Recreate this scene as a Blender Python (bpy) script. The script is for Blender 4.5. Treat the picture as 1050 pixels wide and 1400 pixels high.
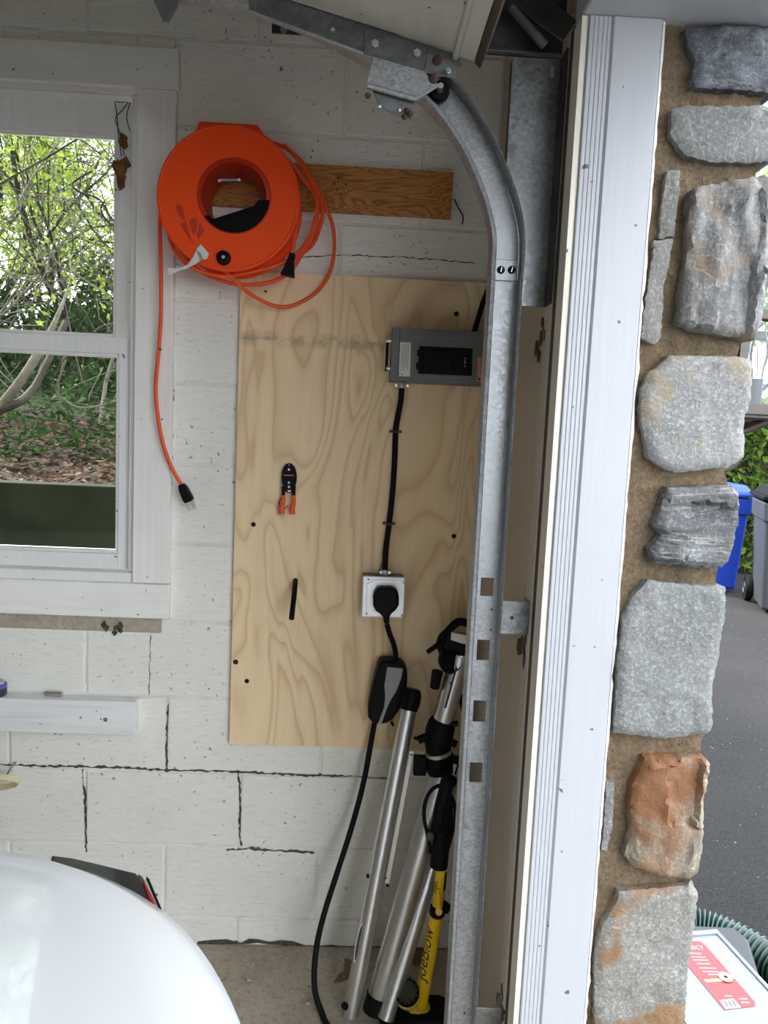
import bpy, bmesh, math, random
from mathutils import Vector, Matrix, noise
random.seed(7)
for o in list(bpy.data.objects): bpy.data.objects.remove(o)
SC = bpy.context.scene
COL = SC.collection

# ------------------------------------------------------------------ camera, sky, exposure
CAM = Vector((0, -1.96, 1.412)); FPX = 1050.0
def basis(yaw, pitch, roll):
    y, p, r = (math.radians(a) for a in (yaw, pitch, roll))
    f = Vector((math.sin(y)*math.cos(p), math.cos(y)*math.cos(p), -math.sin(p)))
    rt = Vector((math.cos(y), -math.sin(y), 0)); up = rt.cross(f)
    return rt*math.cos(r)+up*math.sin(r), up*math.cos(r)-rt*math.sin(r), f
RT, UP, FW = basis(2.2, 6.2, 2.6)
cd = bpy.data.cameras.new('camera'); cam = bpy.data.objects.new('camera', cd); COL.objects.link(cam)
cd.sensor_fit = 'VERTICAL'; cd.sensor_height = 36.0; cd.lens = FPX/1400*36.0; cd.clip_start = 0.02
cam.matrix_world = Matrix(((RT.x, UP.x, -FW.x, CAM.x), (RT.y, UP.y, -FW.y, CAM.y), (RT.z, UP.z, -FW.z, CAM.z), (0, 0, 0, 1)))
SC.camera = cam
world = bpy.data.worlds.new('overcast_sky'); SC.world = world; world.use_nodes = True
bg = world.node_tree.nodes['Background']
bg.inputs['Color'].default_value = (0.87, 0.93, 1.0, 1); bg.inputs['Strength'].default_value = 1.0
sd = bpy.data.lights.new('sun', 'SUN'); sun = bpy.data.objects.new('sun', sd); COL.objects.link(sun)
sd.energy = 3.0; sd.angle = 0.2; sd.color = (1.0, 0.95, 0.85)
sun.rotation_euler = Vector((0.62, -0.42, -0.62)).to_track_quat('-Z', 'Y').to_euler()
SC.view_settings.view_transform = 'Standard'; SC.view_settings.look = 'None'
SC.view_settings.gamma = 1.0; SC.view_settings.use_curve_mapping = False
SC.cycles.diffuse_bounces = 7
SC.view_settings.exposure = 2.74

# ------------------------------------------------------------------ helpers
def ray(px, py): return FW + RT*((px-525)/FPX) - UP*((py-700)/FPX)
def P(px, py, Y):                       # the point of the plane y = Y that a measured picture point falls on
    d = ray(px, py); return CAM + d*((Y-CAM.y)/d.y)
def PX(px, py, X):
    d = ray(px, py); return CAM + d*((X-CAM.x)/d.x)
def PZ(px, py, Z):
    d = ray(px, py); return CAM + d*((Z-CAM.z)/d.z)

ORG = {}
def worg(o): return ORG.get(o.name, Vector((0, 0, 0)))
class MB:
    def __init__(s): s.v = []; s.f = []; s.m = []; s.mi = 0
    def add(s, vs, fs):
        b = len(s.v); s.v += [Vector(v) for v in vs]
        for f in fs: s.f.append([i+b for i in f]); s.m.append(s.mi)
        return s
    def box(s, x0, x1, y0, y1, z0, z1):
        return s.add([(x0,y0,z0),(x1,y0,z0),(x1,y1,z0),(x0,y1,z0),(x0,y0,z1),(x1,y0,z1),(x1,y1,z1),(x0,y1,z1)],
                     [(0,3,2,1),(4,5,6,7),(0,1,5,4),(1,2,6,5),(2,3,7,6),(3,0,4,7)])
    def obox(s, c, ax, ay, az):         # oriented box: centre and three half-vectors
        c, ax, ay, az = map(Vector, (c, ax, ay, az))
        vs = [c+ax*i+ay*j+az*k for k in (-1,1) for j in (-1,1) for i in (-1,1)]
        fs = [(0,2,3,1),(4,5,7,6),(0,1,5,4),(1,3,7,5),(3,2,6,7),(2,0,4,6)]
        if ax.cross(ay).dot(az) < 0: fs = [f[::-1] for f in fs]
        return s.add(vs, fs)
    def tube(s, pts, r, n=10, cap=True, closed=False):
        pts = [Vector(p) for p in pts]; N = len(pts)
        rs = r if isinstance(r, (list, tuple)) else [r]*N
        up = None; vs = []
        for i, p in enumerate(pts):
            if closed: t = pts[(i+1) % N]-pts[i-1]
            else: t = pts[min(i+1, N-1)]-pts[max(i-1, 0)]
            t.normalize()
            if up is None:
                up = Vector((0, 0, 1)) if abs(t.z) < .8 else Vector((0, 1, 0))
            a = (up - t*up.dot(t))
            if a.length < 1e-6: a = t.orthogonal()
            a.normalize(); b = t.cross(a); up = a
            for k in range(n):
                w = 2*math.pi*k/n; vs.append(p+(a*math.cos(w)+b*math.sin(w))*rs[i])
        fs = []
        for i in range(N if closed else N-1):
            j = (i+1) % N
            for k in range(n):
                l = (k+1) % n; fs.append((i*n+k, i*n+l, j*n+l, j*n+k))
        if cap and not closed:
            fs.append(tuple(range(n-1, -1, -1))); fs.append(tuple((N-1)*n+k for k in range(n)))
        return s.add(vs, fs)
    def cyl(s, p0, p1, r, n=20, r1=None): return s.tube([p0, p1], [r, r if r1 is None else r1], n)
    def prism(s, poly, off):            # polygon of 3D points, extruded by the vector off
        poly = [Vector(p) for p in poly]; off = Vector(off); n = len(poly)
        nn = Vector((0, 0, 0))
        for i in range(n): nn += poly[i].cross(poly[(i+1) % n])
        if nn.dot(off) > 0: poly = poly[::-1]
        vs = poly+[p+off for p in poly]
        return s.add(vs, [tuple(range(n)), tuple(range(2*n-1, n-1, -1))]+[(i, i+n, (i+1) % n+n, (i+1) % n) for i in range(n)])
    def lathe(s, c, axis, prof, n=32):  # prof: list of (radius, distance along axis)
        c = Vector(c); t = Vector(axis).normalized(); a = t.orthogonal().normalized(); b = t.cross(a)
        vs = []
        for (r, h) in prof:
            for k in range(n):
                w = 2*math.pi*k/n; vs.append(c+t*h+(a*math.cos(w)+b*math.sin(w))*r)
        fs = []
        for i in range(len(prof)-1):
            for k in range(n):
                l = (k+1) % n; fs.append((i*n+k, i*n+l, (i+1)*n+l, (i+1)*n+k))
        return s.add(vs, fs)
    def build(s, name, mat, parent=None, smooth=False, bevel=0, origin=None, seg=2, subsurf=0):
        if origin is None:
            if parent is not None: origin = worg(parent)
            else:
                xs = [v.x for v in s.v]; ys = [v.y for v in s.v]; zs = [v.z for v in s.v]
                origin = Vector(((min(xs)+max(xs))/2, (min(ys)+max(ys))/2, min(zs)))
        origin = Vector(origin)
        me = bpy.data.meshes.new(name); me.from_pydata([tuple(v-origin) for v in s.v], [], s.f)
        for mt in (mat if isinstance(mat, list) else [mat]): me.materials.append(mt)
        me.polygons.foreach_set('material_index', s.m)
        if smooth: me.polygons.foreach_set('use_smooth', [True]*len(me.polygons))
        me.update()
        o = bpy.data.objects.new(name, me); COL.objects.link(o)
        ORG[o.name] = origin.copy()
        if parent is not None: o.parent = parent; o.location = origin-worg(parent)
        else: o.location = origin
        if bevel:
            b = o.modifiers.new('bevel', 'BEVEL'); b.width = bevel; b.segments = seg; b.limit_method = 'ANGLE'; b.angle_limit = .6
        if subsurf:
            b = o.modifiers.new('subsurf', 'SUBSURF'); b.levels = subsurf; b.render_levels = subsurf
        if smooth and not subsurf:
            try: me.shade_auto_smooth()
            except Exception: sharpen(me)
        return o
def sharpen(me, ang=.7):
    bm = bmesh.new(); bm.from_mesh(me)
    for e in bm.edges:
        if len(e.link_faces) == 2 and e.calc_face_angle(0) > ang: e.smooth = False
    bm.to_mesh(me); bm.free()
def tag(o, label, cat, group=None, kind=None):
    o['label'] = label; o['category'] = cat
    if group: o['group'] = group
    if kind: o['kind'] = kind
    return o
def thing(name, loc, label, cat, group=None, kind=None):
    o = bpy.data.objects.new(name, None); COL.objects.link(o); o.empty_display_size = .05
    o.location = Vector(loc); ORG[o.name] = Vector(loc)
    return tag(o, label, cat, group, kind)
def copy_part(o, parent, off):          # same mesh, moved by off, under parent
    c = o.copy(); COL.objects.link(c); c.parent = parent
    w = worg(o)+Vector(off); ORG[c.name] = w; c.location = w-worg(parent) if parent else w
    return c
def spline(pts, n=8):                   # Catmull-Rom through points
    pts = [Vector(p) for p in pts]; out = []
    for i in range(len(pts)-1):
        p0 = pts[max(i-1, 0)]; p1 = pts[i]; p2 = pts[i+1]; p3 = pts[min(i+2, len(pts)-1)]
        for k in range(n):
            t = k/n
            out.append(.5*((2*p1)+(p2-p0)*t+(2*p0-5*p1+4*p2-p3)*t*t+(3*p1-p0-3*p2+p3)*t*t*t))
    out.append(pts[-1]); return out
def text_mesh(body, size, extr=.0003):
    cu = bpy.data.curves.new('lettering', 'FONT'); cu.body = body; cu.size = size; cu.extrude = extr
    cu.align_x = 'CENTER'; cu.align_y = 'CENTER'; cu.resolution_u = 3
    ob = bpy.data.objects.new('lettering', cu); COL.objects.link(ob)
    dg = bpy.context.evaluated_depsgraph_get(); me = bpy.data.meshes.new_from_object(ob.evaluated_get(dg))
    bpy.data.objects.remove(ob); return me
def lettering(body, size, c, right, up, mat, parent, name='lettering', extr=.0003, wrap=None, shear=0):
    me = text_mesh(body, size, extr); right = Vector(right).normalized(); up = Vector(up).normalized(); nrm = right.cross(up)
    if wrap:
        bm = bmesh.new(); bm.from_mesh(me); bmesh.ops.triangulate(bm, faces=bm.faces)
        bmesh.ops.subdivide_edges(bm, edges=[e for e in bm.edges if e.calc_length() > size*.15], cuts=2); bm.to_mesh(me); bm.free()
    c = Vector(c); og = worg(parent)
    for v in me.vertices:
        x, y, z = v.co; x += shear*y
        if wrap:
            w = y/wrap; v.co = c+right*x+up*math.sin(w)*(wrap+z)+nrm*(math.cos(w)*(wrap+z)-wrap)-og
        else: v.co = c+right*x+up*y+nrm*z-og
    me.materials.clear(); me.materials.append(mat)
    o = bpy.data.objects.new(name, me); COL.objects.link(o); o.parent = parent; ORG[o.name] = og.copy()
    return o

# ------------------------------------------------------------------ materials
MATS = {}
class NT:
    def __init__(s, name, rough=.6, metal=0., spec=.5):
        m = bpy.data.materials.new(name); m.use_nodes = True; s.m = m; s.t = m.node_tree
        s.b = s.t.nodes['Principled BSDF']; s.b.inputs['Roughness'].default_value = rough
        s.b.inputs['Metallic'].default_value = metal; s.b.inputs['Specular IOR Level'].default_value = spec
        MATS[name] = m
    def n(s, typ, **kw):
        x = s.t.nodes.new(typ)
        for k, v in kw.items():
            if k in x.inputs: x.inputs[k].default_value = v
            else: setattr(x, k, v)
        return x
    def l(s, a, b): s.t.links.new(a, b)
    def coord(s, scale=(1, 1, 1), kind='Object', rot=(0, 0, 0), loc=(0, 0, 0)):
        t = s.n('ShaderNodeTexCoord'); mp = s.n('ShaderNodeMapping')
        mp.inputs['Scale'].default_value = scale; mp.inputs['Rotation'].default_value = rot; mp.inputs['Location'].default_value = loc
        s.l(t.outputs[kind], mp.inputs['Vector']); return mp.outputs['Vector']
    def noise(s, vec, scale, detail=4, rough=.55, dist=0.):
        x = s.n('ShaderNodeTexNoise'); x.inputs['Scale'].default_value = scale; x.inputs['Detail'].default_value = detail
        x.inputs['Roughness'].default_value = rough; x.inputs['Distortion'].default_value = dist
        s.l(vec, x.inputs['Vector']); return x.outputs['Fac']
    def ramp(s, fac, stops, interp='LINEAR'):
        x = s.n('ShaderNodeValToRGB'); r = x.color_ramp; r.interpolation = interp
        while len(r.elements) < len(stops): r.elements.new(.5)
        for e, (p, c) in zip(r.elements, stops):
            e.position = p; e.color = (c, c, c, 1) if isinstance(c, (int, float)) else (*c, 1)
        s.l(fac, x.inputs['Fac']); return x.outputs['Color']
    def math(s, op, a, b=None, c=None, clamp=False):
        x = s.n('ShaderNodeMath'); x.operation = op; x.use_clamp = clamp
        for i, q in enumerate((a, b, c)):
            if q is None: continue
            if isinstance(q, (int, float)): x.inputs[i].default_value = q
            else: s.l(q, x.inputs[i])
        return x.outputs[0]
    def mix(s, fac, a, b, mode='MIX'):
        x = s.n('ShaderNodeMix'); x.data_type = 'RGBA'; x.blend_type = mode
        for i, q in ((0, fac), (6, a), (7, b)):
            if isinstance(q, (int, float)): x.inputs[i].default_value = q
            elif isinstance(q, tuple): x.inputs[i].default_value = (*q, 1)
            else: s.l(q, x.inputs[i])
        return x.outputs[2]
    def sep(s, vec):
        x = s.n('ShaderNodeSeparateXYZ'); s.l(vec, x.inputs[0]); return x.outputs
    def col(s, c):
        if isinstance(c, tuple): s.b.inputs['Base Color'].default_value = (*c, 1)
        else: s.l(c, s.b.inputs['Base Color'])
        return s
    def bump(s, h, strength=.3, dist=.01):
        x = s.n('ShaderNodeBump'); x.inputs['Strength'].default_value = strength; x.inputs['Distance'].default_value = dist
        s.l(h, x.inputs['Height']); s.l(x.outputs['Normal'], s.b.inputs['Normal']); return s
def plain(name, c, rough=.5, metal=0., var=.12, scale=30, bump=0., spec=.5):
    t = NT(name, rough, metal, spec); v = t.coord()
    n = t.noise(v, scale, 5)
    t.col(t.mix(n, tuple(x*(1-var) for x in c), tuple(min(1, x*(1+var)) for x in c)))
    if bump: t.bump(n, bump, .004)
    return t.m

def m_block():
    t = NT('block_paint', .62, 0, .35); v = t.coord(kind='Generated'); g = t.n('ShaderNodeNewGeometry').outputs['Position']
    big = t.noise(g, 2.2, 5); c = t.ramp(big, [(.3, (.80, .785, .715)), (.62, (.89, .88, .815)), (.8, (.86, .84, .77))])
    mp = t.n('ShaderNodeMapping'); mp.inputs['Scale'].default_value = (14, 14, 90); t.l(g, mp.inputs['Vector'])
    st = t.noise(mp.outputs[0], 1.6, 6, .65)
    c = t.mix(t.ramp(st, [(.52, 0), (.75, .50)]), c, (.58, .555, .50))
    sp = t.noise(g, 75, 2, .5); msk = t.noise(g, 5, 2)
    pits = t.math('MULTIPLY', t.ramp(sp, [(.665, 0), (.70, 1)]), t.ramp(msk, [(.45, .15), (.62, 1)]))
    c = t.mix(t.math('MULTIPLY', pits, .85), c, (.08, .07, .055))
    t.col(c); h = t.math('ADD', t.math('MULTIPLY', st, .7), t.math('MULTIPLY', pits, -1.2)); t.bump(h, .6, .005); return t.m
def m_paint(name, c, streak=.12, axis='z', rough=.45, dirt=.5):
    t = NT(name, rough, 0, .4); g = t.n('ShaderNodeNewGeometry').outputs['Position']
    sc = {'z': (60, 60, 3), 'x': (3, 60, 60), 'y': (60, 3, 60)}[axis]
    mp = t.n('ShaderNodeMapping'); mp.inputs['Scale'].default_value = sc; t.l(g, mp.inputs['Vector'])
    s1 = t.noise(mp.outputs[0], 1.5, 5)
    cc = t.mix(t.ramp(s1, [(.4, 0), (.75, 1)]), c, tuple(x*(1-streak) for x in c))
    big = t.noise(g, 4, 4); cc = t.mix(t.math('MULTIPLY', t.ramp(big, [(.5, 0), (.8, .5)]), dirt), cc, tuple(x*.72 for x in c))
    sp = t.noise(g, 60, 1); cc = t.mix(t.ramp(sp, [(.765, 0), (.79, .85)]), cc, (.05, .045, .04))
    t.col(cc); t.bump(s1, .15, .003); return t.m
def m_plywood():
    t = NT('plywood', .6, 0, .3); v = t.coord(); s = t.sep(v)
    mp = t.n('ShaderNodeMapping'); mp.inputs['Scale'].default_value = (3.6, 1, 1.0); t.l(v, mp.inputs['Vector'])
    f = t.noise(mp.outputs[0], 1.55, 2.2, .42, .7)
    ring = t.math('MULTIPLY', f, 12.0); fr = t.math('FRACT', ring)
    line = t.ramp(fr, [(0, .9), (.12, .5), (.35, .14), (.7, 0), (.92, .3), (1, .9)])
    c = t.mix(line, (.93, .73, .46), (.72, .49, .265))
    mp2 = t.n('ShaderNodeMapping'); mp2.inputs['Scale'].default_value = (140, 10, 4); t.l(v, mp2.inputs['Vector'])
    fine = t.noise(mp2.outputs[0], 1, 5, .6); c = t.mix(t.ramp(fine, [(.45, 0), (.8, .35)]), c, (.74, .53, .31))
    blot = t.noise(v, 3.2, 3); c = t.mix(t.ramp(blot, [(.5, 0), (.75, .4)]), c, (.84, .62, .36))
    # old smudge running across the sheet above the middle
    band = t.math('SUBTRACT', 1.0, t.math('MULTIPLY', t.math('ABSOLUTE', t.math('SUBTRACT', s[2], 1.045)), 42.0), clamp=True)
    xm = t.math('MULTIPLY', t.math('LESS_THAN', s[0], .09), 1.0)
    sm = t.noise(v, 26, 5, .7); k = t.math('MULTIPLY', t.math('MULTIPLY', band, xm), t.ramp(sm, [(.4, 0), (.62, .75)]))
    c = t.mix(k, c, (.30, .22, .13)); t.col(c); t.bump(fine, .12, .002); return t.m
def m_brownwood():
    t = NT('stained_board', .45, 0, .4); v = t.coord()
    mp = t.n('ShaderNodeMapping'); mp.inputs['Scale'].default_value = (1.4, 1, 7); t.l(v, mp.inputs['Vector'])
    f = t.noise(mp.outputs[0], 3.4, 3, .5, .6); fr = t.math('FRACT', t.math('MULTIPLY', f, 14.0))
    line = t.ramp(fr, [(0, 1), (.2, .4), (.6, 0), (1, .9)])
    c = t.mix(line, (.60, .27, .075), (.26, .10, .025)); t.col(c); t.bump(fr, .1, .002); return t.m
def m_galv(name, base=.55, spang=70, dark=.5, rough=.42, stain=.35):
    t = NT(name, rough, .85); g = t.n('ShaderNodeNewGeometry').outputs['Position']
    vo = t.n('ShaderNodeTexVoronoi'); vo.inputs['Scale'].default_value = spang; t.l(g, vo.inputs['Vector'])
    gr = t.sep(vo.outputs['Color'])[0]
    c = t.mix(gr, (base*.72, base*.75, base*.78), (base*1.15, base*1.18, base*1.2))
    big = t.noise(g, 14, 5); c = t.mix(t.math('MULTIPLY', t.ramp(big, [(.45, 0), (.7, 1)]), stain), c, (base*dark, base*dark, base*dark*.95))
    sp = t.noise(g, 130, 2); c = t.mix(t.ramp(sp, [(.73, 0), (.78, .7)]), c, (.06, .055, .05))
    t.col(c); t.l(t.math('ADD', t.math('MULTIPLY', gr, .22), rough-.1), t.b.inputs['Roughness']); return t.m
def m_stone(name, base, light, stain=None, stain_amt=0., along=(1, 1, 1), vein=.25, seed=0, band=.5):
    base = tuple(x*.45 for x in base); light = tuple(x*.48 for x in light); stain = stain and tuple(x*.62 for x in stain)
    wm = (1.04, 1.0, .955); base = tuple(a*b for a, b in zip(base, wm)); light = tuple(a*b for a, b in zip(light, wm))
    t = NT(name, .6, 0, .4); v = t.coord(loc=(seed*3.1, seed*1.7, seed*2.3)); mp = t.n('ShaderNodeMapping')
    mp.inputs['Scale'].default_value = along; t.l(v, mp.inputs['Vector']); w = mp.outputs[0]
    n1 = t.noise(w, 9, 6, .65, .4); c = t.mix(t.ramp(n1, [(.3, 0), (.7, 1)]), base, light)
    fl = t.noise(v, 170, 4, .75); c = t.mix(t.ramp(fl, [(.50, 0), (.66, .75)]), c, tuple(min(1, x*1.75) for x in light))
    fk = t.noise(v, 95, 3, .7); c = t.mix(t.ramp(fk, [(.55, 0), (.72, .55)]), c, tuple(x*.5 for x in base))
    fd = t.noise(w, 40 if band <= .5 else 22, 5, .7); c = t.mix(t.ramp(fd, [(.55-.12*(band > .5), 0), (.72, band)]), c, tuple(x*(.5 if band <= .5 else .3) for x in base))
    vn = t.noise(w, 5, 4, .6, .8); vv = t.math('ABSOLUTE', t.math('SUBTRACT', vn, .5))
    c = t.mix(t.math('MULTIPLY', t.ramp(vv, [(0, 1), (.012, 0)]), vein*.6), c, (.55, .54, .50))
    if stain:
        s1 = t.noise(v, 7.5, 4, .6, .5); c = t.mix(t.ramp(s1, [(.62-.28*stain_amt, 0), (.70-.2*stain_amt, .9)]), c, t.mix(fk, tuple(x*.6 for x in stain), tuple(x*1.2 for x in stain)))
    t.col(c); h = t.math('ADD', t.math('MULTIPLY', n1, .5), t.math('MULTIPLY', fd, .5)); t.bump(t.math('ADD', h, t.math('MULTIPLY', fl, .5)), .8, .006)
    return t.m
def m_mortar(name, a, b, scale=60, bump=.8):
    t = NT(name, .9, 0, .2); v = t.coord(); n = t.noise(v, scale*2.5, 4, .7); m = t.noise(v, 9, 4)
    c = t.mix(t.ramp(n, [(.35, 0), (.7, 1)]), a, b); c = t.mix(t.ramp(m, [(.45, 0), (.75, .5)]), c, tuple(x*.6 for x in a))
    t.col(c); t.bump(n, bump, .004); return t.m
def m_concrete():
    t = NT('floor_concrete', .75, 0, .3); v = t.coord()
    n = t.noise(v, 3.5, 6, .65); c = t.ramp(n, [(.3, (.30, .245, .18)), (.5, (.46, .40, .315)), (.75, (.60, .54, .45))])
    f = t.noise(v, 70, 4, .7); c = t.mix(t.ramp(f, [(.5, 0), (.75, .6)]), c, (.15, .11, .08))
    s = t.noise(v, 6.5, 3, .5, .5); c = t.mix(t.ramp(s, [(.62, 0), (.65, .8)]), c, (.17, .07, .03))
    sp = t.noise(v, 110, 1); c = t.mix(t.ramp(sp, [(.74, 0), (.77, 1)]), c, (.55, .52, .45))
    t.col(c); t.bump(f, .4, .004); return t.m
def m_asphalt():
    t = NT('asphalt', .9, 0, .15); v = t.coord(); n = t.noise(v, 150, 4, .75); b = t.noise(v, 1.1, 4)
    c = t.ramp(n, [(.35, (.014, .014, .015)), (.6, (.036, .035, .036)), (.78, (.12, .12, .12))])
    c = t.mix(t.ramp(b, [(.35, 0), (.7, .5)]), c, (.048, .046, .046))
    sp = t.noise(v, 60, 1); c = t.mix(t.ramp(sp, [(.77, 0), (.80, 1)]), c, (.3, .3, .3))
    t.col(c); t.bump(n, .8, .01); return t.m
def m_leaf(name, c1, c2, trans=.5):
    t = NT(name, .85, 0, .08); g = t.n('ShaderNodeNewGeometry').outputs['Position']; n = t.noise(g, 9, 3, .6)
    n2 = t.noise(g, 55, 1)
    c = t.mix(t.ramp(t.math('MULTIPLY', t.math('ADD', n, n2), .5), [(.36, 0), (.62, 1)]), c1, c2); t.col(c)
    tr = t.n('ShaderNodeBsdfTranslucent'); t.l(c, tr.inputs['Color']); mx = t.n('ShaderNodeMixShader'); mx.inputs[0].default_value = trans
    out = t.t.nodes['Material Output']; t.l(t.b.outputs[0], mx.inputs[1]); t.l(tr.outputs[0], mx.inputs[2]); t.l(mx.outputs[0], out.inputs['Surface']); return t.m
def m_bark(name, c1, c2):
    t = NT(name, .85, 0, .2); v = t.coord(); n = t.noise(v, 40, 5, .7); m = t.noise(v, 9, 3)
    t.col(t.mix(t.ramp(t.math('MULTIPLY', t.math('ADD', n, m), .5), [(.35, 0), (.65, 1)]), c1, c2)); t.bump(n, .6, .006); return t.m
def m_glass(name, tint=(1, 1, 1), rough=.0, mixfac=.08):
    t = NT(name, rough); t.t.nodes.remove(t.b)
    tr = t.n('ShaderNodeBsdfTransparent'); tr.inputs['Color'].default_value = (*tint, 1)
    gl = t.n('ShaderNodeBsdfGlossy'); gl.inputs['Roughness'].default_value = .02
    fr = t.n('ShaderNodeFresnel'); fr.inputs['IOR'].default_value = 1.45
    mx = t.n('ShaderNodeMixShader'); t.l(fr.outputs[0], mx.inputs[0]); t.l(tr.outputs[0], mx.inputs[1]); t.l(gl.outputs[0], mx.inputs[2])
    t.l(mx.outputs[0], t.t.nodes['Material Output'].inputs['Surface']); return t.m

BLOCK = m_block()
JOINT = m_mortar('painted_joint', (.78, .76, .71), (.87, .85, .81), 30, .3)
CRACK = m_mortar('open_crack', (.05, .042, .032), (.16, .14, .11), 60, .6)
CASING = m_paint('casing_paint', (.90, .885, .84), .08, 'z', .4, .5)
CASINGX = m_paint('casing_paint_flat', (.90, .885, .84), .08, 'x', .4, .6)
SASH = m_paint('sash_paint', (.84, .83, .815), .06, 'z', .35, .3)
SILLM = m_mortar('sill_mortar', (.36, .32, .24), (.50, .46, .37), 30, .6)
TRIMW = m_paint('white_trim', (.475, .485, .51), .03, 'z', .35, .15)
CREAM = m_paint('cream_edge', (.76, .72, .62), .08, 'z', .45, .5)
LEDGE = m_paint('ledge_paint', (.88, .88, .87), .13, 'x', .5, .5)
TAN = m_paint('tan_paint', (.46, .395, .315), .10, 'z', .5, .6)
TAN2 = m_paint('tan_paint_light', (.50, .45, .375), .10, 'z', .5, .6)
DARKWOOD = plain('dark_wood', (.07, .045, .032), .8, 0, .4, 60, .3)
PLY = m_plywood(); BROWN = m_brownwood()
GALV = m_galv('track_steel', .37, 240, .6, .48, .4); SPANGLE = m_galv('spangled_steel', .36, 160, .4, .38, .5)
BRKT = m_galv('bracket_steel', .20, 90, .6, .5, .5); DARKSTEEL = m_galv('dark_steel', .10, 60, .5, .5, .5)
BOLT = plain('bolt_zinc', (.62, .60, .56), .35, .9, .25, 200)
BLACK = plain('black_plastic', (.0045, .0045, .005), .5, 0, .3, 60, 0., .12)
BLACKR = plain('black_rubber', (.006, .006, .0065), .6, 0, .3, 80, 0., .15)
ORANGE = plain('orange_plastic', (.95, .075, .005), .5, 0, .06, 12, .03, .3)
ORANGED = plain('orange_recess_shade', (.55, .03, .004), .5, 0, .08, 20)  # darker copy of the reel orange, shade of its recesses in the colour
CORD = plain('orange_cord', (.88, .09, .015), .5, 0, .08, 40)
HOOKM = plain('grey_hook', (.32, .34, .38), .35, .6, .2, 60)
PAPER = plain('paper', (.80, .79, .76), .7, 0, .06, 50)
INK = plain('ink', (.03, .03, .035), .6, 0, .1, 60)
GREYBOX = plain('panel_grey', (.135, .145, .14), .42, 0, .08, 18)
GREYLINE = plain('panel_grey_edge', (.20, .21, .20), .4, 0, .08, 18)
REDINK = plain('red_print', (.55, .10, .06), .5, 0, .1, 40)
SILVER = plain('cast_aluminium', (.72, .72, .72), .38, .75, .06, 40)
ALU = plain('brushed_aluminium', (.60, .59, .575), .34, .9, .07, 25)
FACE = plain('grey_face', (.30, .30, .31), .45, 0, .05, 40)
YELLOW = plain('yellow_paint', (.82, .52, .008), .35, 0, .05, 20)
YELLOW2 = plain('yellow_plastic', (.66, .46, .04), .5, 0, .08, 30)
HANDLE = plain('orange_grip', (.85, .12, .02), .4, 0, .08, 40)
CREAMP = plain('cream_plastic', (.66, .60, .38), .5, 0, .08, 40)
RUST = plain('rust', (.075, .035, .024), .9, 0, .4, 90, .4)
DOORC = m_paint('door_cream', (.62, .585, .50), .10, 'y', .5, .7)
CARW = NT('white_car_paint', .22, 0, .5).col((.65, .67, .69)).m; MATS['white_car_paint'].node_tree.nodes['Principled BSDF'].inputs['Coat Weight'].default_value = .6
CARB = NT('gloss_black', .10, 0, .5).col((.012, .012, .012)).m
LAMPR = NT('lamp_red', .12, 0, .5).col((.30, .01, .015)).m
LAMPC = NT('lamp_clear', .2, 0, .5).col((.55, .50, .48)).m
CARGLASS = NT('car_glass', .05, 0, .6).col((.02, .024, .026)).m
TYRE = plain('tyre', (.02, .02, .021), .8, 0, .3, 60)
CONC = m_concrete(); ASPH = m_asphalt()
GLASS = m_glass('window_glass', (.93, .96, .94)); LGLASS = m_glass('lantern_glass', (.9, .94, .94))
MORTAR = m_mortar('stone_mortar', (.125, .088, .052), (.235, .175, .112), 60, .9)
CAULK = plain('cracked_caulk', (.72, .68, .66), .6, 0, .1, 80, .3)
BRONZE = plain('lantern_bronze', (.10, .085, .072), .45, .4, .25, 60)
BULB = m_glass('bulb_glass', (.95, .9, .85))
BLUE = plain('blue_plastic', (.010, .045, .36), .4, 0, .08, 14)
BINGREY = plain('bin_grey', (.034, .038, .045), .5, 0, .1, 20)
BINBLK = plain('bin_black', (.006, .006, .007), .9, 0, .2, 30, 0., .1)
WHITE = plain('white_print', (.50, .50, .50), .6, 0, .03, 50)
CLEARP = NT('clear_plastic', .25, 0, .5).col((.34, .39, .48)).m; MATS['clear_plastic'].node_tree.nodes['Principled BSDF'].inputs['Transmission Weight'].default_value = .45
LABRED = plain('label_red', (.28, .016, .022), .35, 0, .1, 12)
LABYEL = plain('label_yellow', (.45, .38, .18), .5, 0, .05, 40)
TOTE = plain('tote_grey', (.026, .031, .040), .5, 0, .12, 20)
HOSE = plain('green_hose', (.004, .022, .018), .35, 0, .15, 40)
HOSE2 = plain('green_hose_rib', (.035, .085, .068), .35, 0, .15, 40)
WALLIN = plain('interior_paint', (.80, .79, .76), .7, 0, .08, 4)
CEIL = plain('ceiling_boards', (.62, .58, .50), .8, 0, .2, 5)
ROOFM = plain('roof_felt', (.08, .08, .085), .9, 0, .2, 20)
DRYLEAF = m_leaf('dry_leaf', (.16, .075, .03), (.34, .17, .06), .25)
LITTER = m_leaf('leaf_litter', (.035, .022, .016), (.19, .12, .085), .15)
GREEN1 = m_leaf('spring_leaf', (.10, .17, .025), (.34, .40, .085), .55)
GREEN2 = m_leaf('ivy_leaf', (.010, .026, .008), (.040, .080, .022), .3)
GREEN3 = m_leaf('hedge_leaf', (.02, .055, .006), (.15, .24, .04), .4)
BARK = m_bark('bark_grey', (.05, .042, .032), (.155, .14, .115)); BARKD = m_bark('bark_dark', (.014, .011, .008), (.05, .042, .031))
SOIL = m_mortar('soil', (.012, .009, .006), (.035, .027, .018), 20, .9)
MOSS = m_mortar('mossy_wall', (.006, .009, .0035), (.014, .018, .0075), 4, .3)

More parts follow.
